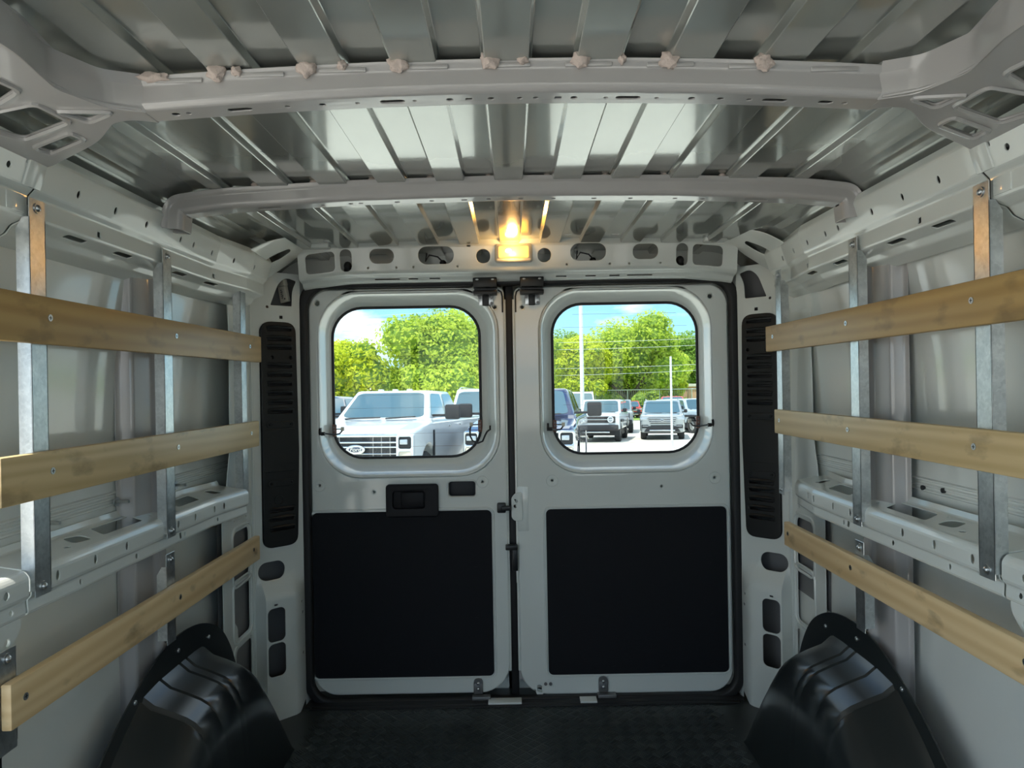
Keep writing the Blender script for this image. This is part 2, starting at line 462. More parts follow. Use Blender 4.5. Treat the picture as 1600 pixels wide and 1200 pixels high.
for s, side in SIDES:
    w = walls[side]
    # --- cant rail along the roof edge
    pr = Prof(fillet([(.842, 1.592), (.832, 1.572), (.850, 1.514), (.862, 1.502), (.862, 1.464), (.893, 1.452), (.905, 1.436), (.938, 1.420)], .0035, 2))
    def railmap(u, v, ww, s=s, pr=pr):
        q, n = pr.at(v); return Vector((xr(s, q.x - n.x * ww, u), u, q.y - n.y * ww))
    vh = pr.where(1, 1.536); vs_ = pr.where(1, 1.478)
    vu = pr.where(0, .8765)
    holes = [circ(y, vh, .0055, 10, .008) for y in (1.393, 1.523, 1.652, 1.823, 1.896, 2.012, 2.139, 2.266)]
    holes += [rr(y - .006, y + .006, vs_ - .006, vs_ + .006, .001, 1) for y in (1.492, 2.062)]
    holes += [rr(y - .034, y + .034, vu - .007, vu + .007, .0065, 4) for y in (1.435, 1.610, 1.885, 2.07)]
    sheet('cant_rail', 'white', w, rr(1.277, 2.40, 0, pr.L, .004, 1), holes, .003, .0006, railmap, frange(1.3, 2.35, 6) + [2.05, 2.25], pr.l[1:-1], smooth=0)
    sheet('cant_rail', 'white', w, rr(.55, 1.270, 0, pr.L, .004, 1), [rr(1.235, 1.262, pr.where(1, 1.56), pr.where(1, 1.55), .001, 1), circ(1.20, vh, .006)], .003, .0006, railmap, [.8, 1.0], pr.l[1:-1], smooth=0)
    # spot-weld dimples on the rail flange
    for k, y in enumerate((1.36, 1.42, 1.47, 1.53, 1.58, 1.66, 1.74, 1.80, 1.88, 1.97, 2.06)):
        MB().ball((xr(s, .840, y), y, 1.556), .006, (.5, 1.1, 1), 2).build('weld_dimple', 'white', w)
    # joint straps where the rail meets the front pillar
    MB().box(-.004, .004, -.022, .022, -.034, .034, .002, 2, Matrix.Translation((s * .8385, 1.262, 1.546)) @ Matrix.Rotation(-s * .30, 4, 'Y')).build('joint_strap', 'white', w)
    MB().box(-.002, .002, -.024, .020, -.016, .016, .0015, 2, Matrix.Translation((s * .860, 1.240, 1.484))).build('joint_strap', 'white', w)
    # --- belt beam (the shelf)
    pb = Prof(fillet([(.958, .862), (.952, .846), (.868, .833), (.860, .822), (.860, .788), (.868, .783), (.866, .757), (.885, .752), (.956, .752)], .0045, 2))
    def beammap(u, v, ww, s=s, pb=pb):
        q, n = pb.at(v); return Vector((xr(s, q.x - n.x * ww, u), u, q.y - n.y * ww))
    vf = pb.where(1, .806); vl = pb.where(1, .771); v1 = pb.where(0, .940); v2 = pb.where(0, .893)
    hs = [circ(y, vf, .006, 10, .009) for y in (1.336, 1.457, 1.576, 1.797, 1.820, 1.917, 2.040, 2.094)]
    hs += [circ(y, vl, .004, 8, .006) for y in (1.417, 1.870, 2.07)] + [rr(1.838, 1.852, vl - .009, vl + .007, .004, 2), circ(1.629, vl, .006, 8)]
    hs += [rpoly([(1.545, v2), (1.575, v1), (1.735, v1), (1.71, v2)], .012), rpoly([(1.893, v2), (1.93, v1), (2.05, v1), (2.02, v2)], .010),
           rpoly([(1.455, v2 - .008), (1.475, v1), (1.52, v1 + .01), (1.505, v2)], .014), rpoly([(2.11, v2 - .008), (2.125, v1), (2.155, v1 + .008), (2.145, v2)], .010),
           circ(1.425, v2 - .004, .009, 8, .005), circ(1.765, v2 - .01, .006, 8, .004), circ(1.54, v1 + .0, .005, 8, .003)]
    sheet('belt_beam', 'white', w, rr(1.262, 2.235, 0, pb.L, .004, 1), hs, .003, .001, beammap, [1.7, 2.05, 2.15], pb.l[1:-1], smooth=0)
    sheet('belt_beam', 'white', w, rr(.55 if s > 0 else 1.13, 1.256, 0, pb.L, .004, 1), [circ(1.20, vf, .007, 10), circ(1.22, vl, .005, 8)], .003, .001, beammap, [.9], pb.l[1:-1], smooth=0)
    # lower panel under the front end of the beam
    sheet('front_frame', 'white', w, rpoly([(.55 if s > 0 else .98, 0), (1.02, 0), (1.10, .30), (1.15, .58), (1.17, .66), (1.25, .735), (1.25, .765), (.55 if s > 0 else 1.12, .765)], [0, .05, .3, .1, .06, .04, 0, 0], 5), [circ(1.215, .722, .006), circ(1.19, .695, .004)], .006, .002,
          lambda u, v, ww, s=s: Vector((s * (.872 + ww), u, v)))
    if s < 0: MB().box(-.90, -.862, 1.125, 1.192, .25, .565, .008).build('step_trim', 'plastic', w)
    # studs on the side panel above the shelf
    for y, z in (((1.44, .885), (1.70, .885), (2.0, .882)) if s < 0 else ()):
        MB().cyl((s * .950, y, z), (1, 0, 0), .012, .003, 12).cyl((s * .935, y, z), (1, 0, 0), .004, .03, 8).build('stud', 'steel', w)
    for y, z in (((1.46, .885), (1.70, .885), (1.62, .890), (2.0, .882)) if s > 0 else ()):
        MB().cyl((s * .968 + .010, y, z), (1, 0, 0), .006, .006, 12).build('grommet', 'dark', w)
    # --- vertical hat-section rib
    pv = Prof(fillet([(1.712, .958), (1.722, .952), (1.731, .924), (1.798, .916), (1.808, .902), (1.836, .900), (1.846, .956)], .006))
    def ribmap(u, v, ww, s=s, pv=pv):
        q, n = pv.at(v); return Vector((s * (q.y - n.y * ww), q.x - n.x * ww, u))
    vc = pv.where(0, 1.825)
    hs = [rr(z0, z1, vc - .006, vc + .006, .0055, 4) for z0, z1 in ((.87, .955), (.985, 1.01), (1.03, 1.13), (1.15, 1.19), (1.24, 1.32), (.50, .58), (.62, .66), (.36, .42))]
    sheet('pillar_rib', 'bow', w, rr(.02, 1.452, 0, pv.L, .004, 1), hs, .003, .001, ribmap, [], pv.l[1:-1], smooth=0)
    # --- rear quarter panel with punched windows
    out = rpoly([(2.205, 0), (2.47, 0), (2.47, 1.50), (2.20, 1.50), (2.20, 1.452), (2.275, 1.44), (2.285, 1.30), (2.275, .95), (2.25, .87), (2.235, .745), (2.205, .745)],
                [.0, 0, 0, 0, .01, .05, .2, .08, .03, .02, .03], 6)
    hs = [rr(2.292, 2.421, .519, .683, .022), rpoly([(2.289, .395), (2.315, .375), (2.315, .335), (2.424, .335), (2.424, .511), (2.289, .511)], .018), rr(2.300, 2.436, .12, .302, .022),
          circ(2.455, .60, .004, 8), circ(2.455, .46, .004, 8), circ(2.455, .33, .004, 8), circ(2.455, .315, .004, 8), rr(2.345, 2.358, 1.405, 1.445, .006, 3), circ(2.30, 1.30, .005, 8), circ(2.40, .72, .004, 8), circ(2.30, .72, .004, 8)]
    def quadmap(u, v, ww, s=s):
        d = .012 * max(0, min(1, (u - 2.44) / .03)) 
        e = 0.0
        if .18 < v < .72:
            e = .010 * math.sin(math.pi * (v - .18) / .54) ** .5
        return Vector((xr(s, .9275 + .0075 - d + ww, 2.47), u, v))
    sheet('rear_quarter_panel', 'white', w, out, hs, .004, .0015, quadmap, [2.44])
    for z0, z1 in ((.505, .697), (.322, .525), (.106, .316)):     # pressed rims round the windows
        ring = rr(2.278, 2.438, z0, z1, .03, 5)
        MB().tube([(xr(s, .933, 2.47), y, z) for y, z in ring], .005, 6, True).build('pressed_rim', 'white', w)
    # panel joint bead down the rear corner
    MB().tube([(xr(s, .926, 2.46), 2.452, z) for z in frange(.02, 1.50, 8)], .006, 6).build('joint_bead', 'white', w)
    # --- rear corner pillar, oblique
    A = Vector((.9275, 2.45)); B = Vector((.7925, 2.58)); D = (B - A).normalized(); Nn = Vector((-D.y, D.x))   # Nn points to the cargo room? fixed below
    if Nn.y > 0: Nn = -Nn
    def pilmap(u, v, ww, s=s):
        k = max(0, min(1, (.505 - v) / .09)); k = k * k * (3 - 2 * k)
        bulge = .045 * k * min(1, max(0, u / .02)) * (1 if u < .125 else max(0, 1 - ((u - .125) / .060) ** 1.5))
        q = A + D * u + Nn * (bulge - ww)
        return Vector((s * q.x + XO, q.y, v))
    out = rpoly([(-.004, -.02), (.120, -.02), (.188, .03), (.188, 1.56), (-.004, 1.56)], [0, .01, .0, .0, 0])
    hs = [rr(.014, .112, .480, .542, .030, 6), rr(.026, .089, .275, .390, .018), rr(.026, .089, .155, .268, .018),
          rpoly([(.075, 1.443), (.155, 1.443), (.158, 1.50), (.174, 1.534), (.135, 1.545), (.105, 1.52)], [.004, .004, .06, .006, .03, .04], 5),
          rr(.108, .120, 1.396, 1.407, .001, 1), circ(.063, 1.436, .005, 8), rr(.032, .160, .592, 1.378, .03),
          circ(.165, .385, .004, 8), circ(.17, .345, .005, 8), circ(.17, .20, .005, 8), rr(.05, .062, .398, .404, .001, 1)]
    sheet('corner_pillar', 'white', w, out, hs, .004, .0015, pilmap, [.0, .01, .02, .125, .14, .155, .17], [.415, .43, .445, .46, .475, .49, .505])
    # inner cheek between pillar and door aperture
    MB().loft([[(s * (.7925 + .002) + XO, 2.580, z), (s * .786 + XO, 2.605, z), (s * .80 + XO, 2.71, z)] for z in (-.02, .5, 1.56)], False).build('pillar_return', 'white', w)
    # grey primer sheets added behind the pillar and quarter panel holes to darken them
    MB().loft([[(s * .955 + XO, 2.485, z), (s * .925 + XO, 2.54, z), (s * .86 + XO, 2.62, z), (s * .80 + XO, 2.69, z)] for z in (-.03, .5, 1.0, 1.56)], False).build('shade_liner', 'liner', w)
    MB().loft([[(s * .949 + XO, 2.20, z), (s * .949 + XO, 2.49, z)] for z in (-.03, .745)], False).build('shade_liner', 'liner', w)
    # --- corner gusset between rail and header
    g0 = Vector((.845, 2.225, 1.575)); g1 = Vector((.715, 2.465, 1.660)); g2 = Vector((.905, 2.435, 1.515))
    nn = (g1 - g0).cross(g2 - g0)
    def gusmap(u, v, ww, s=s):
        z = g0.z - (nn.x * (u - g0.x) + nn.y * (v - g0.y)) / nn.z
        return Vector((s * u + XO * min(1, (v - 2.1) / .2), v, z + ww))
    out = rpoly([(.836, 2.225), (.790, 2.255), (.700, 2.40), (.660, 2.50), (.80, 2.505), (.93, 2.47), (.93, 2.30), (.862, 2.235)], [.01, .03, .08, .0, .0, 0, 0, .01], 5)
    hs = [rpoly([(.858, 2.345), (.815, 2.355), (.770, 2.40), (.775, 2.43), (.815, 2.42), (.850, 2.385)], [.01, .03, .02, .012, .03, .02], 4)]
    sheet('corner_gusset', 'white', w, out, hs, .004, .0018, gusmap)

# --- wall_back : the body behind the doors, with the door aperture
wb = sheet('wall_back', 'skin', None, rr(-1.02, 1.05, -.30, 1.74, .05), [rr(-.775, .835, -.02, 1.55, .06)], .02, .004, lambda u, v, w: Vector((u, 2.715 + w, v)))
tag(wb, 'white rear body frame surrounding the double doors', 'wall', kind='structure')
# --- header above the doors
ph = Prof(fillet([(2.425, 1.668), (2.470, 1.660), (2.492, 1.640), (2.508, 1.556), (2.516, 1.548), (2.548, 1.543), (2.562, 1.528), (2.585, 1.520)], .006))
def headmap(u, v, ww):
    q, n = ph.at(v)
    drop = .030 * max(0, (abs(u - XO) - .55) / .2) ** 2
    return Vector((u, q.x + n.x * ww, q.y + n.y * ww - drop * .55))
def hv(z): return ph.where(1, z)
hs = []
def hrr(x0, x1, z0, z1, r): hs.append(rr(x0, x1, hv(z1), hv(z0), r))
hrr(-.718, -.616, 1.562, 1.630, .016); hrr(-.597, -.556, 1.5575, 1.634, .020); hrr(-.493, -.407, 1.582, 1.632, .024)
hrr(-.322, -.197, 1.577, 1.637, .029); hrr(-.118, -.069, 1.577, 1.625, .023); hrr(.098, .145, 1.577, 1.625, .023)
hrr(.213, .338, 1.580, 1.639, .029); hrr(.432, .521, 1.582, 1.634, .024); hrr(.585, .626, 1.5575, 1.634, .020); hrr(.643, .748, 1.562, 1.632, .016)
for x in (-.50, -.40, -.34, -.185, .20, .352, .42, .53): hs.append(circ(x, hv(1.568), .004, 8))
hs.append(rr(-.150, -.138, hv(1.640), hv(1.634), .002, 2))
vl = ph.where(0, 2.556)
for x0, x1 in ((-.486, -.396), (-.365, -.331), (-.290, -.252), (.164, .202), (.270, .308), (.356, .394), (.421, .511)):
    hs.append(rr(x0, x1, vl - .003, vl + .003, .0028, 3))
hd = sheet('trim_1', 'white', None, rr(-.745, .80, 0, ph.L, .005, 1), hs, .003, .001, headmap, frange(-.7, .75, 12), ph.l[1:-1], smooth=0)
tag(hd, 'white pressed steel header with oblong cut-outs above the rear doors', 'trim', kind='structure')
for x0 in (-.265, .270):
    MB().tube([(x0 - .03, 2.53, 1.62), (x0 - .034, 2.52, 1.59), (x0 - .02, 2.518, 1.612), (x0 + .01, 2.52, 1.605), (x0 + .03, 2.53, 1.585)], .0028, 6).build('wire', 'rubber', hd)
    MB().ball((x0 + .026, 2.535, 1.586), .012, (1, 1, .9)).build('wire_plug', 'rubber', hd)
for x0 in (-.577, .605):
    MB().ball((x0, 2.53, 1.580), .016, (.9, 1, 1)).cyl((x0, 2.54, 1.562), (0, 0, 1), .016, .02, 12).build('rubber_bung', 'rubber', hd)
for k, x in enumerate((-.62, -.42, -.30, .20, .36, .56)):        # tabs and sealant seam above the header
    MB().box(x - .014, x + .014, 2.405, 2.43, 1.655 - .012 * (x / .7) ** 2, 1.661 - .012 * (x / .7) ** 2, .002).build('seam_tab', 'white', hd)
for x in (-.665, .715):
    MB().box(x - .04, x + .04, 2.455, 2.50, 1.632, 1.652, .006).build('end_bracket', 'white', hd)

# --- roof bows
def bow_camber(x): return -.060 * x * x
pw = Prof(fillet([(1.082, 1.646), (1.084, 1.640), (1.089, 1.634), (1.088, 1.606), (1.094, 1.600), (1.140, 1.600), (1.144, 1.606), (1.144, 1.652)], .006, 3))
def bowmap(u, v, ww):
    q, n = pw.at(v); return Vector((u, q.x + n.x * ww, q.y + n.y * ww + bow_camber(u)))
vb = pw.where(0, 1.117)
hs = []
for x, a in ((-.42, .019), (-.18, .019), (.19, .019), (.42, .019), (-.52, .006), (-.345, .004), (-.29, .005), (-.235, .003), (-.145, .003), (-.09, .005), (-.025, .005), (.02, .004), (.045, .004), (.105, .005), (.155, .003), (.235, .003), (.29, .005), (.335, .005), (.38, .004), (.50, .011), (.53, .004), (-.50, .004)):
    hs.append(rr(x - a, x + a, vb - min(a, .006), vb + min(a, .006), min(a, .006) * .95, 4))
hs.append(rr(-.065, -.055, vb - .004, vb + .004, .001, 1)); hs.append(rr(.075, .085, vb - .004, vb + .004, .001, 1))
bow1 = sheet('trim_2', 'bow', None, rr(-.560, .575, 0, pw.L, .003, 1), hs, .003, .001, bowmap, frange(-.5, .5, 10), pw.l[1:-1], smooth=0)
tag(bow1, 'grey pressed steel roof bow nearest the camera with blobs of sealant on it', 'trim', kind='structure')
# scalloped glue flange along the top front edge
for k in range(9):
    x = -.50 + k * .125
    MB().box(x - .036, x + .036, 1.0815, 1.086, 1.633 + bow_camber(x), 1.640 + bow_camber(x), .0015).build('flange_tab', 'bow', bow1)
for i, x in enumerate((-.535, -.441, -.303, -.250, -.164, -.025, .025, .114, .176, .247, .391, -.41)):
    z = 1.642 + bow_camber(x); b = bmesh.new(); bmesh.ops.create_icosphere(b, subdivisions=3, radius=1)
    big = (1.9, 1.1, 1.25, .6, 1.25, 1.15, .7, 1.2, .5, 1.2, 1.1, .6)[i]
    for v in b.verts:
        v.co *= 1 + .22 * math.sin(5 * v.co.x + i) * math.cos(4 * v.co.z + 2 * i) + .12 * rnd.uniform(-1, 1)
        v.co = Vector((x + v.co.x * .0125 * big, 1.079 + v.co.y * .009, z + v.co.z * (.007 if i in (0, 3, 6, 8, 11) else .0135)))
    link('sealant_blob', finish(b, 'b'), 'seal', bow1, 60)
# flared gussets at both ends of the front bow
for s, side in SIDES:
    x_ = (lambda x, s=s: x) if s < 0 else (lambda x: x + .012)
    def flare(u, v, ww, s=s):
        return Vector((s * u + (.014 if s > 0 else 0), v, 1.600 + bow_camber(u) + ww))
    out = rpoly([(.560, 1.143), (.590, 1.122), (.625, 1.128), (.690, 1.200), (.830, 1.288), (.868, 1.288), (.868, .55), (.615, .55), (.612, .89), (.632, .985), (.603, 1.058), (.560, 1.088)],
                [0, .02, .03, .04, .02, 0, 0, 0, .05, .05, .06, 0], 5)
    hs = [rpoly([(.668, 1.066), (.606, 1.084), (.652, 1.106)], [.006, .012, .008], 3),
          rpoly([(.752, 1.050), (.688, 1.034), (.684, 1.104), (.782, 1.150), (.80, 1.10)], .012, 3),
          rpoly([(.788, 1.188), (.708, 1.148), (.706, 1.180), (.784, 1.222)], .010, 3),
          rpoly([(.735, .90), (.690, .935), (.680, .985), (.735, 1.020), (.78, .97)], .015, 3)]
    sheet('bow_gusset', 'bow', bow1, out, hs, .005, .002, flare, [.62, .68, .74, .80])
    for h in hs:     # rolled rims round the punched windows
        c = Vector((sum(p[0] for p in h) / len(h), sum(p[1] for p in h) / len(h)))
        ring = [tuple(c + (Vector(p) - c) * 1.0 + (Vector(p) - c).normalized() * .006) for p in h]
        MB().tube([flare(p[0], p[1], -.003) for p in ring], .0045, 6, True).build('rolled_rim', 'bow', bow1)
    # upstanding front face of the gusset
    path = fillet([(.556, 1.089), (.601, 1.062), (.630, .985), (.612, .89), (.614, .55)], .015, 3)
    MB().loft([[Vector((s * x + (.014 if s > 0 else 0), y + dy, 1.600 + bow_camber(x) + dz)) for dy, dz in ((.006, -.004), (0, .004), (-.002, .034), (-.012, .048), (.01, .050))] for x, y in path], False).build('gusset_face', 'bow', bow1, 22)

pw2 = Prof(fillet([(1.710, .012), (1.713, .004), (1.718, -.001), (1.718, -.025), (1.725, -.033), (1.772, -.033), (1.776, -.027), (1.776, .014)], .006, 3))
path2 = Prof(fillet([(-.826, 1.540), (-.820, 1.606), (-.70, 1.621), (-.40, 1.635), (0, 1.641), (.40, 1.635), (.72, 1.621), (.840, 1.606), (.846, 1.540)], .06, 7))
def bow2map(u, v, ww):
    q, n = pw2.at(v); c, cn = path2.at(u)
    h = q.y + n.y * ww
    return Vector((c.x + cn.x * h, q.x + n.x * ww, c.y + cn.y * h))
vb2 = pw2.where(0, 1.750); hs = []
Lm = path2.L / 2
for x, a in ((-.60, .028), (-.47, .004), (-.40, .005), (-.375, .005), (-.285, .006), (-.20, .005), (-.12, .007), (-.06, .005), (.02, .006), (.1, .005), (.2, .006), (.29, .005), (.40, .005), (.47, .006), (.60, .028)):
    hs.append(rr(Lm + x - a, Lm + x + a, vb2 - min(a, .005), vb2 + min(a, .005), min(a, .005) * .7, 3))
for q in (.055, path2.L - .055):
    hs.append(rr(q - .016, q + .016, vb2 - .010, vb2 + .012, .005, 3))
bow2 = sheet('trim_3', 'bow', None, rr(0, path2.L, 0, pw2.L, .003, 1), hs, .003, .001, bow2map, path2.l[1:-1], pw2.l[1:-1], smooth=0)
tag(bow2, 'slim grey roof bow with rounded ends in the middle of the van', 'trim', kind='structure')
for k in range(-4, 5):
    for d in (-1,):
        x = k * P + .036 * d - .012
        b = MB().ball((x, 1.716, 1.650 - .06 * x * x * .4), .006, (1.6, .8, 1.1)); b.build('sealant_blob', 'seal', bow2, 60)

# =================================================================== REAR DOORS
def rect_loop(r0, rad, y, n=7):
    return [(x, y, z) for x, z in rr(*r0, rad, n)]
def make_door(name, label, out, rads, glass, surr, board, dots, holes_extra):
    x0, x1, z0, z1 = out
    holes = [rr(*surr, .150, 7)] + [circ(x, z, r, 10) for x, z, r in dots] + holes_extra
    d = sheet(name, 'white', None, rr(x0, x1, z0, z1, rads, 8), holes, .022, .006, lambda u, v, w: Vector((u, 2.611 + w, v)), bres=2)
    tag(d, label, 'door', kind='structure')
    # outer skin of the door, with the window opening
    g = glass
    sheet('outer_skin', 'white', d, rr(x0 - .045, x1 + (.012 if x0 < -.5 else .045), -.06, 1.555, .03), [rr(g[0] - .004, g[1] + .004, g[2] - .004, g[3] + .004, .116, 7)], .012, .003, lambda u, v, w: Vector((u, 2.712 + w, v)))
    # moulded window surround: rolled bead, dished flange
    ss = ((0, 2.601), (.0, 2.598), (.04, 2.5945), (.10, 2.595), (.16, 2.599), (.22, 2.608), (.30, 2.628), (.40, 2.652), (.50, 2.672), (.57, 2.682), (.63, 2.687), (.72, 2.690), (.88, 2.694), (1.0, 2.700))
    loops = []
    for t, y in ss:
        r0 = [surr[i] + (glass[i] - surr[i]) * t for i in range(4)]
        loops.append(rect_loop(r0, .150 + (.116 - .150) * t, y, 9))
    MB().loft(loops).build('window_surround', 'white', d, 50)
    sheet('window_seal', 'rubber', d, rr(g[0] - .003, g[1] + .003, g[2] - .003, g[3] + .003, .118, 9), [rr(g[0] + .0075, g[1] - .0075, g[2] + .0065, g[3] - .0075, .108, 9)], .008, .003, lambda u, v, w: Vector((u, 2.698 + w, v)))
    pane = sheet('window_pane', 'glass', d, rr(g[0] + .004, g[1] - .004, g[2] + .004, g[3] - .004, .110, 8), (), .004, .0, lambda u, v, w: Vector((u, 2.701 + w, v)), smooth=0)
    # black hardboard lower panel, set in a pressed groove
    bx0, bx1, bz0, bz1 = board
    MB().tube([(x, 2.600, z) for x, z in rr(bx0 - .007, bx1 + .007, bz0 - .007, bz1 + .007, .024, 6)], .0042, 6, True).build('panel_groove', 'white', d)
    b = sheet('lower_panel', 'board', d, rr(bx0, bx1, bz0, bz1, .018, 5), (), .008, .0015, lambda u, v, w: Vector((u, 2.600 + w, v)))
    for i in range(4):
        for x in (bx0 + .06, bx1 - .06) if i in (1, 2) else frange(bx0 + .06, bx1 - .06, 3):
            z = bz0 + .025 + (bz1 - bz0 - .05) * i / 3
            MB().cyl((x, 2.5955, z), (0, 1, 0), .0055, .002, 12).build('fixing_clip', 'board', b)
    return d

dl = make_door('door_1', 'white left rear door with window, grab handle recess and black lower panel',
               (-.740, -.024, .022, 1.506), [.085, .11, .025, .075], (-.680, -.118, .878, 1.450), (-.706, -.048, .817, 1.498), (-.738, -.083, .086, .691),
               [(-.711, .790, .0045), (-.512, .763, .004), (-.114, .794, .0045), (-.709, 1.457, .009), (-.058, 1.432, .006)],
               [rr(-.238, -.141, .743, .796, .010, 4)])
dr = make_door('door_2', 'white right rear door with window, latch plate and black lower panel',
               (.012, .792, .012, 1.504), [.10, .085, .075, .025], (.153, .706, .880, 1.451), (.102, .730, .820, 1.497), (.116, .775, .085, .690),
               [(.141, .794, .0045), (.541, .766, .004), (.736, .795, .0045), (.731, 1.460, .009), (.042, 1.430, .006)],
               [rr(.075, .090, .016, .045, .006, 3)])
for d, pts in ((dl, ((-.711, .790), (-.114, .794))), (dr, ((.141, .794), (.736, .795)))):
    for x, z in pts:
        MB().tube([(x + .021 * math.cos(a), 2.600, z + .021 * math.sin(a)) for a in (2 * math.pi * i / 24 for i in range(24))], .0016, 6, True).build('pressed_ring', 'white', d)
# aperture gasket and centre seal
gk = sheet('trim_4', 'rubber', None, rr(-.770, .826, -.012, 1.540, .085, 8), [rr(-.739, .794, .014, 1.507, .070, 8)], .034, .010, lambda u, v, w: Vector((u, 2.592 + w, v)), bres=2)
tag(gk, 'black rubber weatherstrip running round the rear door opening', 'weatherstrip', kind='structure')
MB().box(-.020, .008, 2.618, 2.66, .0, 1.52, .004).build('centre_seal', 'rubber', dl)
for x in (-.0235, .010):
    MB().tube([(x, 2.609, z) for z in (.10, .8, 1.46)], .005, 6).build('edge_lip', 'white', dl if x < 0 else dr)
MB().box(.000, .022, 2.622, 2.634, .06, 1.44, .003).build('closing_flange', 'bow', dr)
MB().box(-.043, -.022, 2.620, 2.632, .10, 1.44, .003).build('closing_flange', 'bow', dl)

# left door fittings
h = empty('pull_handle', (0, 0, 0), parent=dl)
sheet('handle_bezel', 'softblack', h, rr(-.466, -.275, .672, .792, .012, 4), [rr(-.440, -.325, .704, .765, .010, 4)], .020, .005, lambda u, v, w: Vector((u, 2.590 + w, v)))
MB().box(-.452, -.300, 2.594, 2.599, .690, .778, .001).build('handle_pocket', 'softblack', h)
MB().box(-.412, -.328, 2.588, 2.600, .706, .763, .005).build('handle_grip', 'softblack', h)
MB().box(-.250, -.130, 2.624, 2.628, .735, .804, .002).build('hole_shade_plate', 'carblack', dl)  # black sheet behind the open hole, standing in for its shaded inside
MB().tube([(x, 2.600, z) for x, z in rr(-.242, -.137, .739, .800, .012, 4)], .003, 6, True).build('hole_rim', 'white', dl)
lt = MB().box(-.062, -.030, 2.578, 2.604, .682, .718, .005).box(-.046, -.012, 2.570, 2.590, .692, .708, .003).build('lock_striker', 'plastic', dl)
# right door fittings
lp = sheet('latch_plate', 'white', dr, rpoly([(-.010, .735), (.004, .752), (.030, .755), (.030, .650), (.002, .650), (-.010, .662)], .008), [circ(.004, .704, .006), rpoly([(.0, .73), (.010, .728), (.016, .718), (.008, .716)], .003)], .006, .002, lambda u, v, w: Vector((u, 2.594 + w, v)))
MB().box(.012, .052, 2.5985, 2.602, .612, .775, .001).build('latch_cover', 'white', dr)
MB().box(-.034, .010, 2.572, 2.600, .548, .566, .003).box(-.010, .010, 2.580, 2.606, .470, .556, .004).build('lock_lever', 'plastic', dr)
MB().box(.004, .012, 2.596, 2.606, .424, .468, .001).build('lever_tag', 'white', dr)
for xa, d in ((-.091, dl), (.0775, dr)):
    b = empty('top_catch', (0, 0, 0), parent=d)
    MB().box(xa - .043, xa + .043, 2.545, 2.600, 1.498, 1.534, .004).box(xa - .043, xa + .043, 2.560, 2.604, 1.474, 1.490, .003).box(xa - .040, xa + .040, 2.575, 2.60, 1.488, 1.50).build('catch_cover', 'plastic', b)
    for dx in (-.028, .028):
        MB().ball((xa + dx, 2.547, 1.526), .007, (1.1, .5, .6)).build('bolt', 'steel', b)
    MB().box(xa - .026, xa + .030, 2.594, 2.602, 1.438, 1.476, .004).build('catch_plate', 'steel', b)
    MB().box(xa - .012, xa + .012, 2.584, 2.598, 1.436, 1.480, .003).build('catch_bolt', 'plastic', b)
    for dx, dz in ((-.021, 1.467), (.022, 1.467), (.022, 1.446)):
        MB().cyl((xa + dx, 2.5925, dz), (0, 1, 0), .0055, .004, 10).build('bolt', 'dsteel', b)
    x_in = -.030 if xa < 0 else .018
    MB().tube([(xa + (.045 if xa < 0 else -.045), 2.596, 1.495), (x_in - (.004 if xa < 0 else -.004), 2.596, 1.487), (x_in, 2.596, 1.47), (x_in, 2.597, 1.412)], .0028, 6).build('drain_tube', 'rubber', b)
for xa, d in ((-.142, dl), (.314, dr)):
    b = empty('bottom_catch', (0, 0, 0), parent=d)
    MB().box(xa - .017, xa + .017, 2.588, 2.602, .022, .062, .004).cyl((xa, 2.595, .062), (0, 1, 0), .017, .012, 20).build('catch_plate', 'dsteel', b)
    for z in (.062, .041):
        MB().ball((xa, 2.588, z), .0065, (1, .6, 1)).build('bolt', 'steel', b)
    MB().box(xa - .022, xa + .045, 2.570, 2.600, .006, .020, .003).build('catch_foot', 'dsteel', b)
for x in (.104, .122):
    MB().cyl((x, 2.599, .052), (0, 1, 0), .006, .005, 12).build('rivet', 'dsteel', dr)
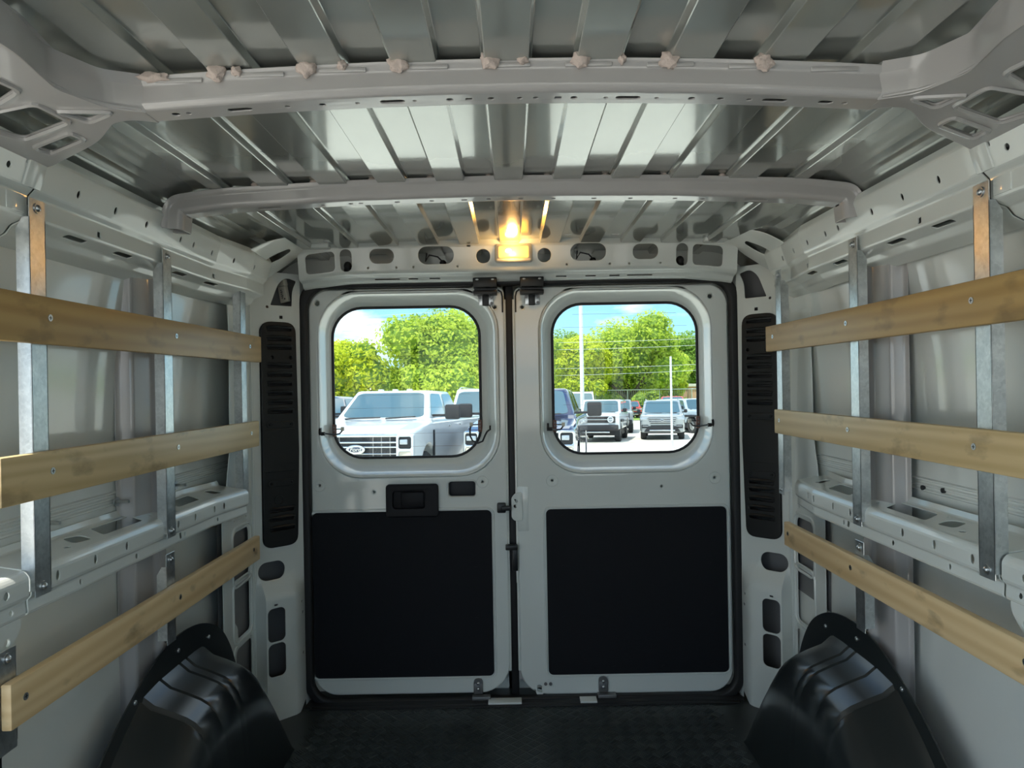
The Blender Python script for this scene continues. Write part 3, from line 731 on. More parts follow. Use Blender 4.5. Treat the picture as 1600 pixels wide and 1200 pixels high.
# heater-wire connectors at the window sides
for d, xg, z, sgn, loop in ((dl, -.674, .986, -1, False), (dl, -.124, .994, 1, True), (dr, .159, .989, -1, False), (dr, .700, .994, 1, False)):
    c = empty('heater_connector', (0, 0, 0), parent=d)
    MB().box(xg - .007, xg + .007, 2.682, 2.697, z - .023, z + .023, .003).build('connector_block', 'brown', c)
    for k in (-1, 0, 1):
        MB().cyl((xg, 2.681, z + k * .012), (0, 1, 0), .003, .004, 8).build('connector_pin', 'dsteel', c)
    MB().box(xg - sgn * .032 - .006, xg - sgn * .032 + .006, 2.676, 2.687, z - .002, z + .013, .002).build('white_plug', 'cream', c)
    MB().tube([(xg - sgn * .007, 2.686, z + .005), (xg - sgn * .028, 2.682, z + .005)], .0022, 6).build('plug_lead', 'rubber', c)
    if loop:
        MB().tube([(xg - .034, 2.680, z), (xg - .037, 2.672, z - .014), (xg - .036, 2.662, z - .036), (xg - .026, 2.650, z - .054), (xg - .006, 2.636, z - .061), (xg + .012, 2.622, z - .053), (xg + .022, 2.608, z - .03), (xg + .030, 2.596, z - .016), (xg + .038, 2.596, z - .010)], .0033, 8).build('cable', 'rubber', c)
        MB().cyl((xg + .041, 2.600, z - .003), (1, 0, 0), .009, .006, 14).build('grommet', 'rubber', c)
    else:
        MB().tube([(xg - sgn * .032, 2.680, z), (xg - sgn * .022, 2.676, z - .012), (xg - sgn * .004, 2.668, z - .015), (xg + sgn * .010, 2.640, z - .010), (xg + sgn * .024, 2.606, z - .004)], .003, 8).build('cable', 'rubber', c)
        MB().cyl((xg + sgn * .030, 2.602, z + .002), (1, 0, 0), .014, .007, 16).cyl((xg + sgn * .024, 2.602, z - .006), (1, 0, 0), .007, .02, 10).build('grommet', 'rubber', c)
# fine heater wires across both panes
for d, g in ((dl, (-.670, -.128, .89, 1.44)), (dr, (.163, .696, .89, 1.44))):
    for k in range(11):
        z = g[2] + .03 + (g[3] - g[2] - .06) * k / 10
        ins = .03 if 0 < k < 10 else .07
        MB().tube([(g[0] + ins, 2.6982, z), (g[1] - ins, 2.6982, z)], .00045, 4).build('heater_wire', 'brown', d)

# =================================================================== FITTED THINGS
def pil_point(s, t, off, z):
    A = Vector((.9275, 2.45)); B = Vector((.7925, 2.58)); D = (B - A).normalized(); N = Vector((-D.y, D.x))
    if N.y > 0: N = -N
    q = A + D * t + N * off
    return Vector((s * q.x + XO, q.y, z))
for s, side in SIDES:
    root = empty('louvred_pillar_cover', pil_point(s, .09, 0, .585))
    tag(root, 'black louvred plastic cover on the corner pillar beside the %s rear door' % side, 'pillar cover', 'louvred pillar covers')
    inv = root.matrix_world
    def lmap(u, v, ww, s=s, off=.004):
        return pil_point(s, u, off - ww, v) - Vector(root.location)
    if s < 0:
        slots = [1.357, 1.322, 1.291, 1.226, 1.195, 1.162, 1.129, 1.096, 1.065, .717, .686, .652]
    else:
        slots = [1.357, 1.322, 1.291, 1.228, 1.196, 1.163, 1.130, 1.098, 1.066, .815 - .03, .757, .725, .692, .660]
    holes = [rr(.058, .148, z - .0045, z + .0045, .004, 3) for z in slots] + [circ(.075, 1.258, .0055, 8), circ(.145, 1.258, .0055, 8)]
    out = rpoly([(.034, .590), (.162, .590), (.172, .93), (.166, 1.384), (.034, 1.384)], [.035, .035, 0, .04, .04], 6)
    sheet('cover_shell', 'plastic', root, out, holes, .010, .003, lmap, bres=2)
    for z in slots:
        pts = [lmap(u, z + .0085, -.006) for u in frange(.054, .152, 6)]
        MB().tube(pts, [.002, .0058, .0066, .0066, .0066, .0058, .002], 8).build('louvre', 'plastic', root)
    for z in (1.021, .815):
        sheet('screw_strip', 'plastic', root, rr(.050, .152, z - .012, z + .012, .011, 4), [circ(.062, z, .006, 8), circ(.140, z, .006, 8)], .004, .0015, lambda u, v, w: lmap(u, v, w, off=.011))
    sheet('cover_panel', 'plastic', root, rr(.036, .160, .855, 1.005, .014, 4), (), .004, .0015, lambda u, v, w: lmap(u, v, w, off=.0095))
    if s < 0:
        MB().tube([lmap(.092 + .016 * math.cos(a), .755 + .016 * math.sin(a), -.005) for a in (2 * math.pi * i / 20 for i in range(20))], .0015, 6, True).build('pressed_ring', 'plastic', root)
    for u in (.062, .140):
        for z in (1.021, .815):
            p = lmap(u, z, -.006); MB().ball(p, .004).build('screw', 'plastic', root)

# control box seen through the left pillar window
cb = empty('control_box', (-.816, 2.580, 1.460))
tag(cb, 'small white boxed module with printing inside the left pillar opening', 'module')
mt = Matrix.Rotation(R(-10), 4, 'Y') @ Matrix.Rotation(R(-30), 4, 'Z')
MB().box(-.018, .018, -.008, .008, .0, .058, .002, 2, mt).build('box_body', 'lamp', cb)
MB().box(-.019, .019, -.010, .010, .058, .082, .003, 2, mt).build('box_cap', 'lamp', cb)
for k in range(5):
    MB().box(-.006, .0 + .003 * (k % 2), -.0088, -.0082, .016 + k * .007, .019 + k * .007, 0, 1, mt).build('print_line', 'ink', cb)
MB().cyl(mt @ Vector((.008, -.0085, .012)), mt.to_3x3() @ Vector((0, 1, 0)), .003, .001, 10).build('print_dot', 'ink', cb)

# dome lamp
lm = empty('courtesy_lamp', (.0135, 2.497, 1.609))
tag(lm, 'lit rectangular courtesy lamp with amber glow in the rear header', 'lamp')
tilt = Matrix.Rotation(R(-10), 4, 'X')
MB().box(-.066, .066, -.016, .006, -.036, .036, .010, 3, tilt).build('lamp_housing', 'lamp', lm)
lens = MB().box(-.053, .053, -.024, -.012, -.024, .020, .006, 3, tilt).build('lamp_lens', 'lens', lm)
MB().ball((-.018, -.0235, .004), .010, (1.2, .35, .9)).build('lamp_bulb', 'bulb', lm)
ld = bpy.data.lights.new('lamp_light', 'POINT'); ld.shadow_soft_size = .018; ld.energy = .42; ld.color = (1, .55, .17)
lo = bpy.data.objects.new('lamp_light', ld); COL.objects.link(lo); lo.parent = lm; lo.location = (-.004, -.046, -.002)

# --- galvanised uprights
def upright(s, y, z0, z1, label, group, xf=.850, web_cut=.035, bolts=(1, 1)):
    root = empty('metal_upright', (s * xf, y, z0)); tag(root, label, 'upright', group)
    H = z1 - z0; yw = .022; sg = s
    MB().box(min(0, sg * .002), max(0, sg * .002), -yw, yw, 0, H, .0007, 1).build('face_flange', 'galv', root)
    sheet('web', 'galv', root, [(0, .012), (sg * .024, .012), (sg * .024, H - web_cut - .02), (sg * .012, H - web_cut), (0, H - web_cut)], (), .002, 0, lambda u, v, w: Vector((u, -yw + .001 + w, v)), smooth=0)
    sheet('web', 'galv', root, [(0, .012), (sg * .024, .012), (sg * .024, H - web_cut - .02), (sg * .012, H - web_cut), (0, H - web_cut)], (), .002, 0, lambda u, v, w: Vector((u, yw - .001 + w, v)), smooth=0)
    zz = []
    if bolts[0]: zz.append(.016)
    if bolts[1]: zz.append(H - .016)
    for z in zz:
        MB().cyl((-sg * .001, 0, z), (1, 0, 0), .0095, .002, 16).ball((-sg * .002, 0, z), .0065, (.7, 1, 1)).cyl((-sg * .0068, 0, z), (1, 0, 0), .0022, .002, 6).build('bolt', 'steel', root)
    return root
YU = (1.281, 1.763, 2.258)
pos = ('nearest the camera', 'in the middle', 'beside the rear door pillar')
for s, side in SIDES:
    for y, ps in zip(YU, pos):
        upright(s, y, .785, 1.497, 'galvanised steel upright %s of the %s wall above the shelf' % (ps, side) if 'middle' in ps else 'galvanised steel upright on the %s wall %s' % (side, ps), 'galvanised uprights')
    upright(s, 1.755, .526, .748, 'short galvanised steel upright below the shelf in the middle of the %s wall' % side, 'short galvanised uprights', bolts=(0, 1), web_cut=.03)
upright(-1, 1.186, .55, .722, 'short galvanised bracket behind the near end of the lower left batten', 'short galvanised uprights', bolts=(0, 1), web_cut=.03)

# --- wooden battens
def batten(s, y0, y1, z0, z1, m, label, ys_):
    xm = s * .839
    root = empty('wooden_batten', (xm, (y0 + y1) / 2, (z0 + z1) / 2)); tag(root, label, 'batten', 'wooden side battens')
    MB().box(-.009, .009, -(y1 - y0) / 2, (y1 - y0) / 2, -(z1 - z0) / 2, (z1 - z0) / 2, .003, 2).build('board', m, root)
    for y in ys_:
        yy = y - (y0 + y1) / 2
        sx = -s * .0095
        b = MB().cyl((sx, yy, .005), (1, 0, 0), .0062, .0016, 16).build('screw', 'steel', root)
        MB().box(sx - .0011, sx + .0011, yy - .0035, yy + .0035, .0043, .0057).box(sx - .0011, sx + .0011, yy - .0007, yy + .0007, .0015, .0085).build('cross_recess', 'dark', b, 0)
batten(-1, 1.153, 2.362, 1.236, 1.321, 'wood_a', 'upper brown plywood batten on the left wall, highest of three', YU)
batten(-1, 1.152, 2.330, .962, 1.044, 'wood_b', 'middle scuffed plywood batten on the left wall just above the shelf', YU)
batten(-1, 1.166, 2.318, .594, .671, 'wood_c', 'lowest pale wooden batten on the left wall above the wheel arch', (1.20, 1.76, 2.26))
batten(1, 1.03, 2.322, 1.240, 1.322, 'wood_a', 'upper brown plywood batten on the right wall, highest of three', YU)
batten(1, 1.03, 2.257, .980, 1.055, 'wood_b', 'middle scuffed plywood batten on the right wall just above the shelf', (1.281, 1.763, 2.215))
batten(1, 1.03, 2.192, .640, .712, 'wood_c', 'lowest dirty pale wooden batten on the right wall above the wheel arch', (1.16, 1.76, 2.16))

# --- wheel arch covers
def arch_profile():
    p = [(1.315, 0), (1.335, .09), (1.385, .185), (1.46, .265), (1.56, .348), (1.655, .412)]
    p += [(1.668, .419), (1.676, .413), (1.684, .424)]                       # crease
    for g in (1.765, 1.868, 1.905):
        p += [(g - .006, .432), (g, .4265), (g + .006, .432)]
    p += [(1.96, .431), (2.00, .428), (2.018, .420), (2.05, .395), (2.10, .335), (2.17, .24), (2.24, .13), (2.285, .05), (2.305, 0)]
    return p
AP = arch_profile()
for s, side in SIDES:
    xo = .005 if s > 0 else 0
    root = empty('wheel_arch_cover', (s * .80 + xo, 1.81, 0))
    tag(root, 'glossy black moulded wheel arch cover on the floor at the %s wall' % side, 'wheel arch cover', 'wheel arch covers')
    O = Vector(root.location)
    secs = [(.886, 1.0, 1.0), (.878, .985, .995), (.86, .95, .99), (.82, .915, .985), (.785, .88, .98), (.765, .85, .975), (.748, .805, .965), (.736, .74, .95), (.727, .65, .935), (.721, .52, .925), (.717, .36, .92), (.714, .18, .918), (.712, 0.0, .918)]
    loops = [[Vector((s * x + xo, 1.81 + (y - 1.81) * ky, z * kz)) - O for y, z in AP] for x, kz, ky in secs]
    MB().loft(loops, False).build('arch_shell', 'arch', root, 30)
    fl = [(1.285, 0), (1.30, .10), (1.345, .21), (1.42, .29), (1.508, .358), (1.569, .403), (1.662, .452), (1.735, .483), (1.815, .505), (1.902, .508), (1.996, .495), (2.078, .466), (2.15, .422), (2.21, .35), (2.26, .25), (2.30, .13), (2.335, 0)]
    inner = [(y, z - .0) for y, z in AP]
    inner = [(1.81 + (y - 1.81) * .97, z * .97 + .004) for y, z in AP[1:-1]]
    sheet('arch_flange', 'arch', root, rpoly(fl, [0] + [.05] * 15 + [0], 4), [inner], .006, .002, lambda u, v, w: Vector((s * (.888 + w) + xo, u, v)) - O)
    for y, z in ((2.045, .438), (1.86, .468), (1.645, .428), (1.44, .28)):
        MB().ball(Vector((s * .884 + xo, y, z)) - O, .006, (.6, 1, 1)).build('rivet', 'steel', root)

# =================================================================== CAB END (behind the camera): cowl, doors below the windows, open glass area above
wf = MB().box(-.97, .97, -1.74, -1.68, -.05, .72, .01).build('wall_front', 'carblack', None)
tag(wf, 'dark dashboard bulkhead below the windscreen at the cab end', 'wall', kind='structure')
for s in (-1, 1):
    MB().box(min(s * .95, s * 1.0), max(s * .95, s * 1.0), -1.72, -.44, -.05, .70, .01).build('cab_door', 'carblack', wf)
    MB().box(min(s * .93, s * 1.0), max(s * .93, s * 1.0), -.55, -.44, .65, 1.64, .01).build('cab_pillar', 'carblack', wf)
    MB().tube([(s * .95, -1.70, .70), (s * .88, -1.0, 1.62)], .035, 8).build('windscreen_pillar', 'carblack', wf)

# =================================================================== OUTSIDE
SL = -.027                                       # the lot falls away slightly from the van
def gz(y): return -.60 + SL * y
gm = MB(); gm.loft([[(-160, y, gz(y)), (160, y, gz(y))] for y in (-60, 0, 60, 320)], False)
ground = gm.build('ground', 'concrete', None, 0); tag(ground, 'sunlit pale concrete parking lot behind the van', 'ground', kind='structure')
gr = MB().loft([[(-90, y, gz(y) + .03), (120, y, gz(y) + .03)] for y in (64, 130)], False).build('grass_strip', 'grass', None, 0)
tag(gr, 'green grass verge under the trees beyond the parked cars', 'grass', kind='stuff')

def quad_panel(name, m, parent, q, inset=(.06, .06, .06, .06), th=.012, off=.004):
    """thin slab on a quad face q=[bl, br, tr, tl]; inset l, r, b, t as fractions"""
    q = [Vector(p) for p in q]
    def at(u, v): return (q[0] * (1 - u) + q[1] * u) * (1 - v) + (q[3] * (1 - u) + q[2] * u) * v
    n = (q[1] - q[0]).cross(q[3] - q[0]).normalized()
    l_, r_, b_, t_ = inset
    def mp_(u, v, w): return at(u, v) + n * (off + w)
    return sheet(name, m, parent, rr(l_, 1 - r_, b_, 1 - t_, min(.09, (1 - l_ - r_) * .2), 3), (), th, 0, mp_, smooth=0)

def wheel(parent, x, y, r, w, m_rim='steel'):
    b = MB(); n = 24
    prof_ = [(r * .62, -w / 2), (r * .92, -w / 2), (r, -w * .32), (r, w * .32), (r * .92, w / 2), (r * .62, w / 2)]
    b.loft([[Vector((x + a, y + rad * math.cos(t), r + rad * math.sin(t))) for t in (2 * math.pi * j / n for j in range(n))] for rad, a in prof_])
    o = b.build('wheel', 'tyre', parent)
    c = MB().cyl((x, y, r), (1, 0, 0), r * .63, w * .8, 20)
    for k in range(5):
        t = 2 * math.pi * k / 5
        c.box(x - w * .44, x + w * .44, y - .035 + .0, y + .035, r - .02, r + r * .58, 0, 1, Matrix.Translation((0, y, r)) @ Matrix.Rotation(t, 4, 'X') @ Matrix.Translation((0, -y, -r)))
    c.build('rim', m_rim, o)

def emblem(parent, x, y, z, w, h, text=True):
    e = sheet('emblem', 'chrome', parent, circ(0, 0, w / 2, 32, h / 2), (), .03, .008, lambda u, v, ww: Vector((x + u, y + ww, z + v)))
    sheet('emblem_oval', 'oval', e, [(u, v) for u, v in circ(0, 0, w * .36, 32, h * .27)], (), .012, .003, lambda u, v, ww: Vector((x + u, y - .014 + ww, z + v)))
    if text:
        c = bpy.data.curves.new('t', 'FONT'); c.body = 'Ford'; c.size = h * .55; c.align_x = 'CENTER'; c.align_y = 'CENTER'; c.extrude = .004; c.shear = .25; c.offset = h * .008
        ob = bpy.data.objects.new('t', c); me_ = bpy.data.meshes.new_from_object(ob); bpy.data.objects.remove(ob); bpy.data.curves.remove(c)
        for v in me_.vertices: v.co = Vector((x + v.co.x * 1.15, y - .022 - v.co.z, z + v.co.y))
        link('emblem_script', me_, 'chrome', e, 0)

def vehicle(name, label, cat, X, Y, rz, paint, d, style, group='parked vehicles behind the van', detail=True):
    """front bumper at local y=0 facing -Y, ground at z=0"""
    root = empty(name, (X, Y, gz(Y)), R(rz), SL); tag(root, label, cat, group)
    W, L, hf, hc, yc, belt, roof, yr0, yr1, ye, wr, wf_, wb_ = (d[k] for k in ('W', 'L', 'hf', 'hc', 'yc', 'belt', 'roof', 'yr0', 'yr1', 'ye', 'wr', 'wf', 'wb'))
    clr = d.get('clr', .42)
    def arc(yw, r):
        return [(yw + r * math.cos(a), wr + r * math.sin(a)) for a in (R(-10 + 200 * i / 10) for i in range(11)) if wr + r * math.sin(a) > clr]
    ra = wr * 1.26
    poly = [(.06, clr), (0, clr + .12), (0, hf - .12), (.06, hf - .02), (.25, hf + .03), (yc, hc)]
    if d.get('bed'):
        poly += [(yc + .05, belt), (L - .05, belt), (L, belt - .1), (L, clr + .1)]
    else:
        poly += [(yc + .05, belt), (L - .1, belt), (L, belt - .25), (L, clr + .1)]
    poly += [(wb_ + ra * 1.02, clr)] + arc(wb_, ra) + [(wb_ - ra * 1.02, clr), (wf_ + ra * 1.02, clr)] + arc(wf_, ra) + [(wf_ - ra * 1.02, clr)]
    def bmap(u, v, w):
        f = max(0, (.7 - u) / .7); k = 1 - d.get('nose', .07) * f * f - (.03 if v > belt - .1 else 0)
        return Vector((w * k, u, v + (.02 * (1 - (2 * w / W) ** 2) if v > hf - .15 and u < yc else 0)))
    sheet('body', paint, root, poly, (), W, .07, bmap, [.2, .45, .7, yc], [belt - .1], smooth=40, bres=2)
    MB().box(-W * .45, W * .45, .35, L - .2, .28, clr + .25).build('underbody', 'carblack', root)
    # hood bulge
    MB().box(-W * .34, W * .34, .18, yc - .08, hf - .05, hf + .035, .03, 2, Matrix.Translation((0, .2, hf)) @ Matrix.Rotation(math.atan2(hc - hf, yc), 4, 'X') @ Matrix.Translation((0, -.2, -hf))).build('hood', paint, root)
    # greenhouse
    wb0, wt = W * .465, W * d.get('tumble', .40)
    q = [(-wb0, yc, belt - .04), (wb0, yc, belt - .04), (wb0, ye, belt - .04), (-wb0, ye, belt - .04), (-wt, yr0, roof), (wt, yr0, roof), (wt, yr1, roof), (-wt, yr1, roof)]
    b = bmesh.new(); vv = [b.verts.new(p) for p in q]
    for f in ((0, 3, 2, 1), (4, 5, 6, 7), (0, 1, 5, 4), (1, 2, 6, 5), (2, 3, 7, 6), (3, 0, 4, 7)): b.faces.new([vv[i] for i in f])
    bmesh.ops.bevel(b, geom=b.edges[:], offset=.06, segments=2, profile=.5, affect='EDGES')
    link('cab', d.get('cabpaint', paint), root, 40) if False else link('cab', finish(b, 'cab'), d.get('cabpaint', paint), root, 40)
    q = [Vector(p) for p in q]
    quad_panel('windscreen', 'carglass', root, [q[0], q[1], q[5], q[4]], (.06, .06, .10, .09))
    quad_panel('rear_glass', 'carglass', root, [q[2], q[3], q[7], q[6]], (.1, .1, .15, .12))
    ns = d.get('nwin', 2)
    for sx in (-1, 1):
        a, bb, c, e = (q[1], q[2], q[6], q[5]) if sx > 0 else (q[3], q[0], q[4], q[7])
        for k in range(ns):
            u0, u1 = k / ns, (k + 1) / ns
            if sx < 0: u0, u1 = 1 - u1, 1 - u0
            f = [a.lerp(bb, u0), a.lerp(bb, u1), e.lerp(c, u1), e.lerp(c, u0)]
            quad_panel('side_window', 'carglass', root, f, (.10 if k else .10, .08, .12, .12))
        # mirror
        mx_, my, mz = sx * W * .5, yc + .35, belt + .08
        ms = d.get('mirror', 1.0)
        mo = .06 if ms < 1 else .30
        mr_ = MB().box(mx_ + sx * mo - .115 * ms, mx_ + sx * mo + .115 * ms, my - .09, my + .05, mz - .09 * ms, mz + .14 * ms, .04).build('mirror', 'carblack', root)
        MB().box(min(mx_ * .90, mx_ + sx * mo), max(mx_ * .90, mx_ + sx * mo), my - .03, my + .03, mz - .06, mz - .01, .01).build('mirror_arm', 'carblack', mr_)
        for yw in (wf_, wb_): wheel(root, sx * (W / 2 - .16), yw, wr, .26)
        for k in range(2):
            yh = yc + .35 + (ye - yc) * (.33 + .38 * k)
            MB().box(sx * W * .5 - .015, sx * W * .5 + .015, yh, yh + .2, belt - .20, belt - .16, .01).build('door_handle', paint if not d.get('chrome') else 'chrome', root)
    MB().tube([(-W * .36, yc + .02, belt + .0), (-W * .18, yc - .015, belt + .015), (-.02, yc - .0, belt + .02)], .014, 6).build('wiper', 'carblack', root)
    MB().tube([(W * .04, yc + .0, belt + .0), (W * .2, yc - .015, belt + .02), (W * .33, yc + .0, belt + .03)], .014, 6).build('wiper', 'carblack', root)
    if style == 'truck':
        g0, g1 = .58, hf - .04
        MB().box(-.74, .74, -.02, .06, g0, g1, .02).build('grille', 'carblack', root)
        for k, (z0, z1) in enumerate(((g1 - .05, g1), (g1 - .155, g1 - .125), (g1 - .235, g1 - .205), (g1 - .345, g1 - .325), (g1 - .435, g1 - .405), (g1 - .54, g1 - .51), (g0 - .02, g0 + .02))):
            MB().box(-.74, .74, -.05, .02, z0, z1, .01).build('grille_bar', 'chrome', root)
        for x in (-.6, -.45, -.3, .3, .45, .6):
            MB().box(x - .008, x + .008, -.035, .0, g0 + .05, g1 - .05).build('grille_strut', 'dsteel', root)
        emblem(root, 0, -.06, hf - .30, .34, .165)
        for sx in (-1, 1):
            x0, x1 = sorted((sx * .71, sx * (W / 2 - .005)))
            ls = sheet('lamp_surround', d.get('surround', 'chrome'), root, rr(x0, x1, g0 + .02, g1 + .0, .05, 4), [rr(x0 + .045, x1 - .045, hf - .29, hf - .09, .03, 3), rr(x0 + .045, x1 - .045, hf - .55, hf - .34, .03, 3)], .12, .02, lambda u, v, w: Vector((u, -.0 + w + .05 * max(0, abs(u) - .8) * 3, v)))
            MB().box(x0 + .04, x1 - .04, -.03, .04, hf - .295, hf - .085, .01).build('lamp_housing', 'carblack', ls)
            MB().box(x0 + .06, x1 - .10 if sx > 0 else x1 - .06, -.045, .0, hf - .22, hf - .13, .015).build('headlamp', 'headlamp', ls)
            MB().box(x0 + .04, x1 - .04, -.03, .04, hf - .555, hf - .335, .02).build('marker_lamp', 'marker', ls)
            MB().box(sx * W * .5 - .012, sx * W * .5 + .012, yc - .02, yc + .10, .75, belt - .22, .01).build('fender_vent', 'carblack', root)
        MB().box(-W * .49, W * .49, -.10, .15, .40, .60, .05).build('bumper', d.get('bumper', 'chrome'), root)
        for x in (-.3, 0, .3): MB().box(x - .05, x + .05, yr0 + .12, yr0 + .24, roof - .005, roof + .035, .015).build('roof_marker', paint, root)
    elif style == 'suv':
        sheet('grille', 'carblack', root, rpoly([(-.62, hf - .08), (.62, hf - .08), (.52, hf - .34), (-.52, hf - .34)], .04), (), .06, .015, lambda u, v, w: Vector((u, -.02 + w, v)))
        for k in range(3):
            z = hf - .13 - k * .075
            MB().box(-.60 + .03 * k, .60 - .03 * k, -.065, -.03, z - .018, z + .018, .008).build('grille_bar', 'chrome', root)
        emblem(root, 0, -.085, hf - .20, .20, .09, False)
        for sx in (-1, 1):
            x0, x1 = sorted((sx * .66, sx * (W / 2 - .04)))
            MB().box(x0, x1, -.01, .12, hf - .20, hf - .08, .03).build('headlamp', 'headlamp', root)
            MB().box(*sorted((sx * .60, sx * (W / 2 - .10))), -.03, .05, hf - .55, hf - .40, .02).build('fog_recess', 'carblack', root)
            MB().box(*sorted((sx * .60, sx * (W / 2 - .14))), -.045, .0, hf - .47, hf - .445, .008).build('fog_trim', 'chrome', root)
        MB().box(-.50, .50, -.025, .05, hf - .46, hf - .42, .01).build('intake_slot', 'carblack', root)
        sheet('lower_valance', 'carblack', root, rpoly([(-.62, .62), (.62, .62), (.80, .36), (-.80, .36)], .04), (), .08, .02, lambda u, v, w: Vector((u, -.03 + w, v)))
        MB().box(-.56, .56, -.09, .02, .40, .46, .02).build('skid_plate', 'chrome', root)
        for sx in (-1, 1): MB().tube([(sx * W * .38, yr0 + .2, roof + .02), (sx * W * .38, yr0 + .5, roof + .06), (sx * W * .38, yr1 - .4, roof + .06), (sx * W * .38, yr1 - .1, roof + .02)], .018, 6).build('roof_rail', 'chrome', root)
    elif style == 'offroad':
        MB().box(-.78, .78, -.03, .05, hf - .36, hf - .08, .03).build('grille', 'carblack', root)
        MB().box(-.45, .45, -.045, .0, hf - .235, hf - .205, .006).build('grille_bar', 'chrome', root)
        for sx in (-1, 1):
            x = sx * .58
            hl = MB().cyl((x, -.05, hf - .22), (0, 1, 0), .125, .06, 24).build('headlamp', 'headlamp', root)
            MB().tube([(x + .115 * math.cos(a), -.085, hf - .22 + .115 * math.sin(a)) for a in (2 * math.pi * i / 20 for i in range(20))], .02, 6, True).box(x - .10, x + .10, -.09, -.07, hf - .235, hf - .205).build('lamp_ring', 'truckwhite', hl)
            MB().box(*sorted((sx * (W / 2 - .10), sx * (W / 2 + .07))), wf_ - ra, wf_ + ra, wr + ra - .08, wr + ra + .03, .03).build('arch_flare', 'carblack', root)
        MB().box(-W * .47, W * .47, -.16, .12, .50, .76, .05).build('bumper', 'carblack', root)
        MB().box(-.55, .55, -.19, -.12, .42, .47, .01).build('skid_plate', 'chrome', root)
    return root

TR = dict(tumble=.365, W=2.03, L=6.2, hf=1.30, hc=1.46, yc=1.32, belt=1.50, roof=2.04, yr0=2.05, yr1=3.75, ye=4.05, wr=.45, wf=1.02, wb=5.0, bed=True, mirror=1.25, clr=.42, chrome=True)
SV = dict(W=2.00, L=5.0, hf=1.08, hc=1.18, yc=1.15, belt=1.17, roof=1.77, yr0=1.95, yr1=4.35, ye=4.85, wr=.37, wf=.92, wb=3.95, mirror=.7, clr=.34, nose=.10, nwin=3)
OR = dict(W=1.94, L=4.8, hf=1.20, hc=1.26, yc=1.30, belt=1.26, roof=1.84, yr0=1.62, yr1=4.5, ye=4.65, wr=.42, wf=.85, wb=3.8, mirror=.8, clr=.55, nose=.02, nwin=2, tumble=.43)
vehicle('pickup_truck', 'white pickup truck with chrome grille and oval badge filling the left window', 'pickup', -2.69, 12.2, -8, 'truckwhite', dict(TR, surround='truckwhite', bumper='truckwhite'), 'truck')
vehicle('pickup_truck', 'navy blue pickup truck at the left edge of the right window', 'pickup', .10, 12.7, -8, 'navy', TR, 'truck')
vehicle('pickup_truck', 'dark blue pickup at the far left edge of the left window', 'pickup', -6.1, 18.0, -8, 'navy', TR, 'truck')
vehicle('van', 'white van parked behind the white pickup with the oval badge', 'van', -1.15, 19.5, -8, 'truckwhite', dict(SV, L=5.6, roof=2.20, belt=1.25, hf=1.15, yr0=1.9, yr1=5.3, ye=5.5, nwin=3, wb=4.4), 'suv')
vehicle('off_road_car', 'white boxy off-road car with round headlights beside the navy pickup', 'car', 3.62, 30.5, -14, 'truckwhite', OR, 'offroad')
vehicle('off_road_car', 'dark grey boxy car parked right behind the white off-road car', 'car', 5.55, 38.5, -10, 'grey', OR, 'offroad')
vehicle('van', 'white high-roofed van seen above the white off-road car', 'van', 4.6, 47.0, -5, 'truckwhite', dict(SV, L=5.6, roof=2.45, belt=1.25, hf=1.15, yr0=1.9, yr1=5.3, ye=5.5, wb=4.4), 'suv')
vehicle('sport_utility_car', 'silver grey sport utility car facing the van in the right window', 'car', 6.62, 31.5, -12, 'grey', SV, 'suv')
vehicle('sport_utility_car', 'red sport utility car parked on the grass edge behind the silver car', 'car', 12.0, 71.0, -4, 'red', SV, 'suv')
vehicle('pickup_truck', 'red pickup truck half hidden behind the silver grey car', 'pickup', 11.35, 50.0, -10, 'red', TR, 'truck')
vehicle('sport_utility_car', 'pale blue car cut off by the right edge of the right window', 'car', 10.6, 37.0, 20, 'paleblue', OR, 'offroad')

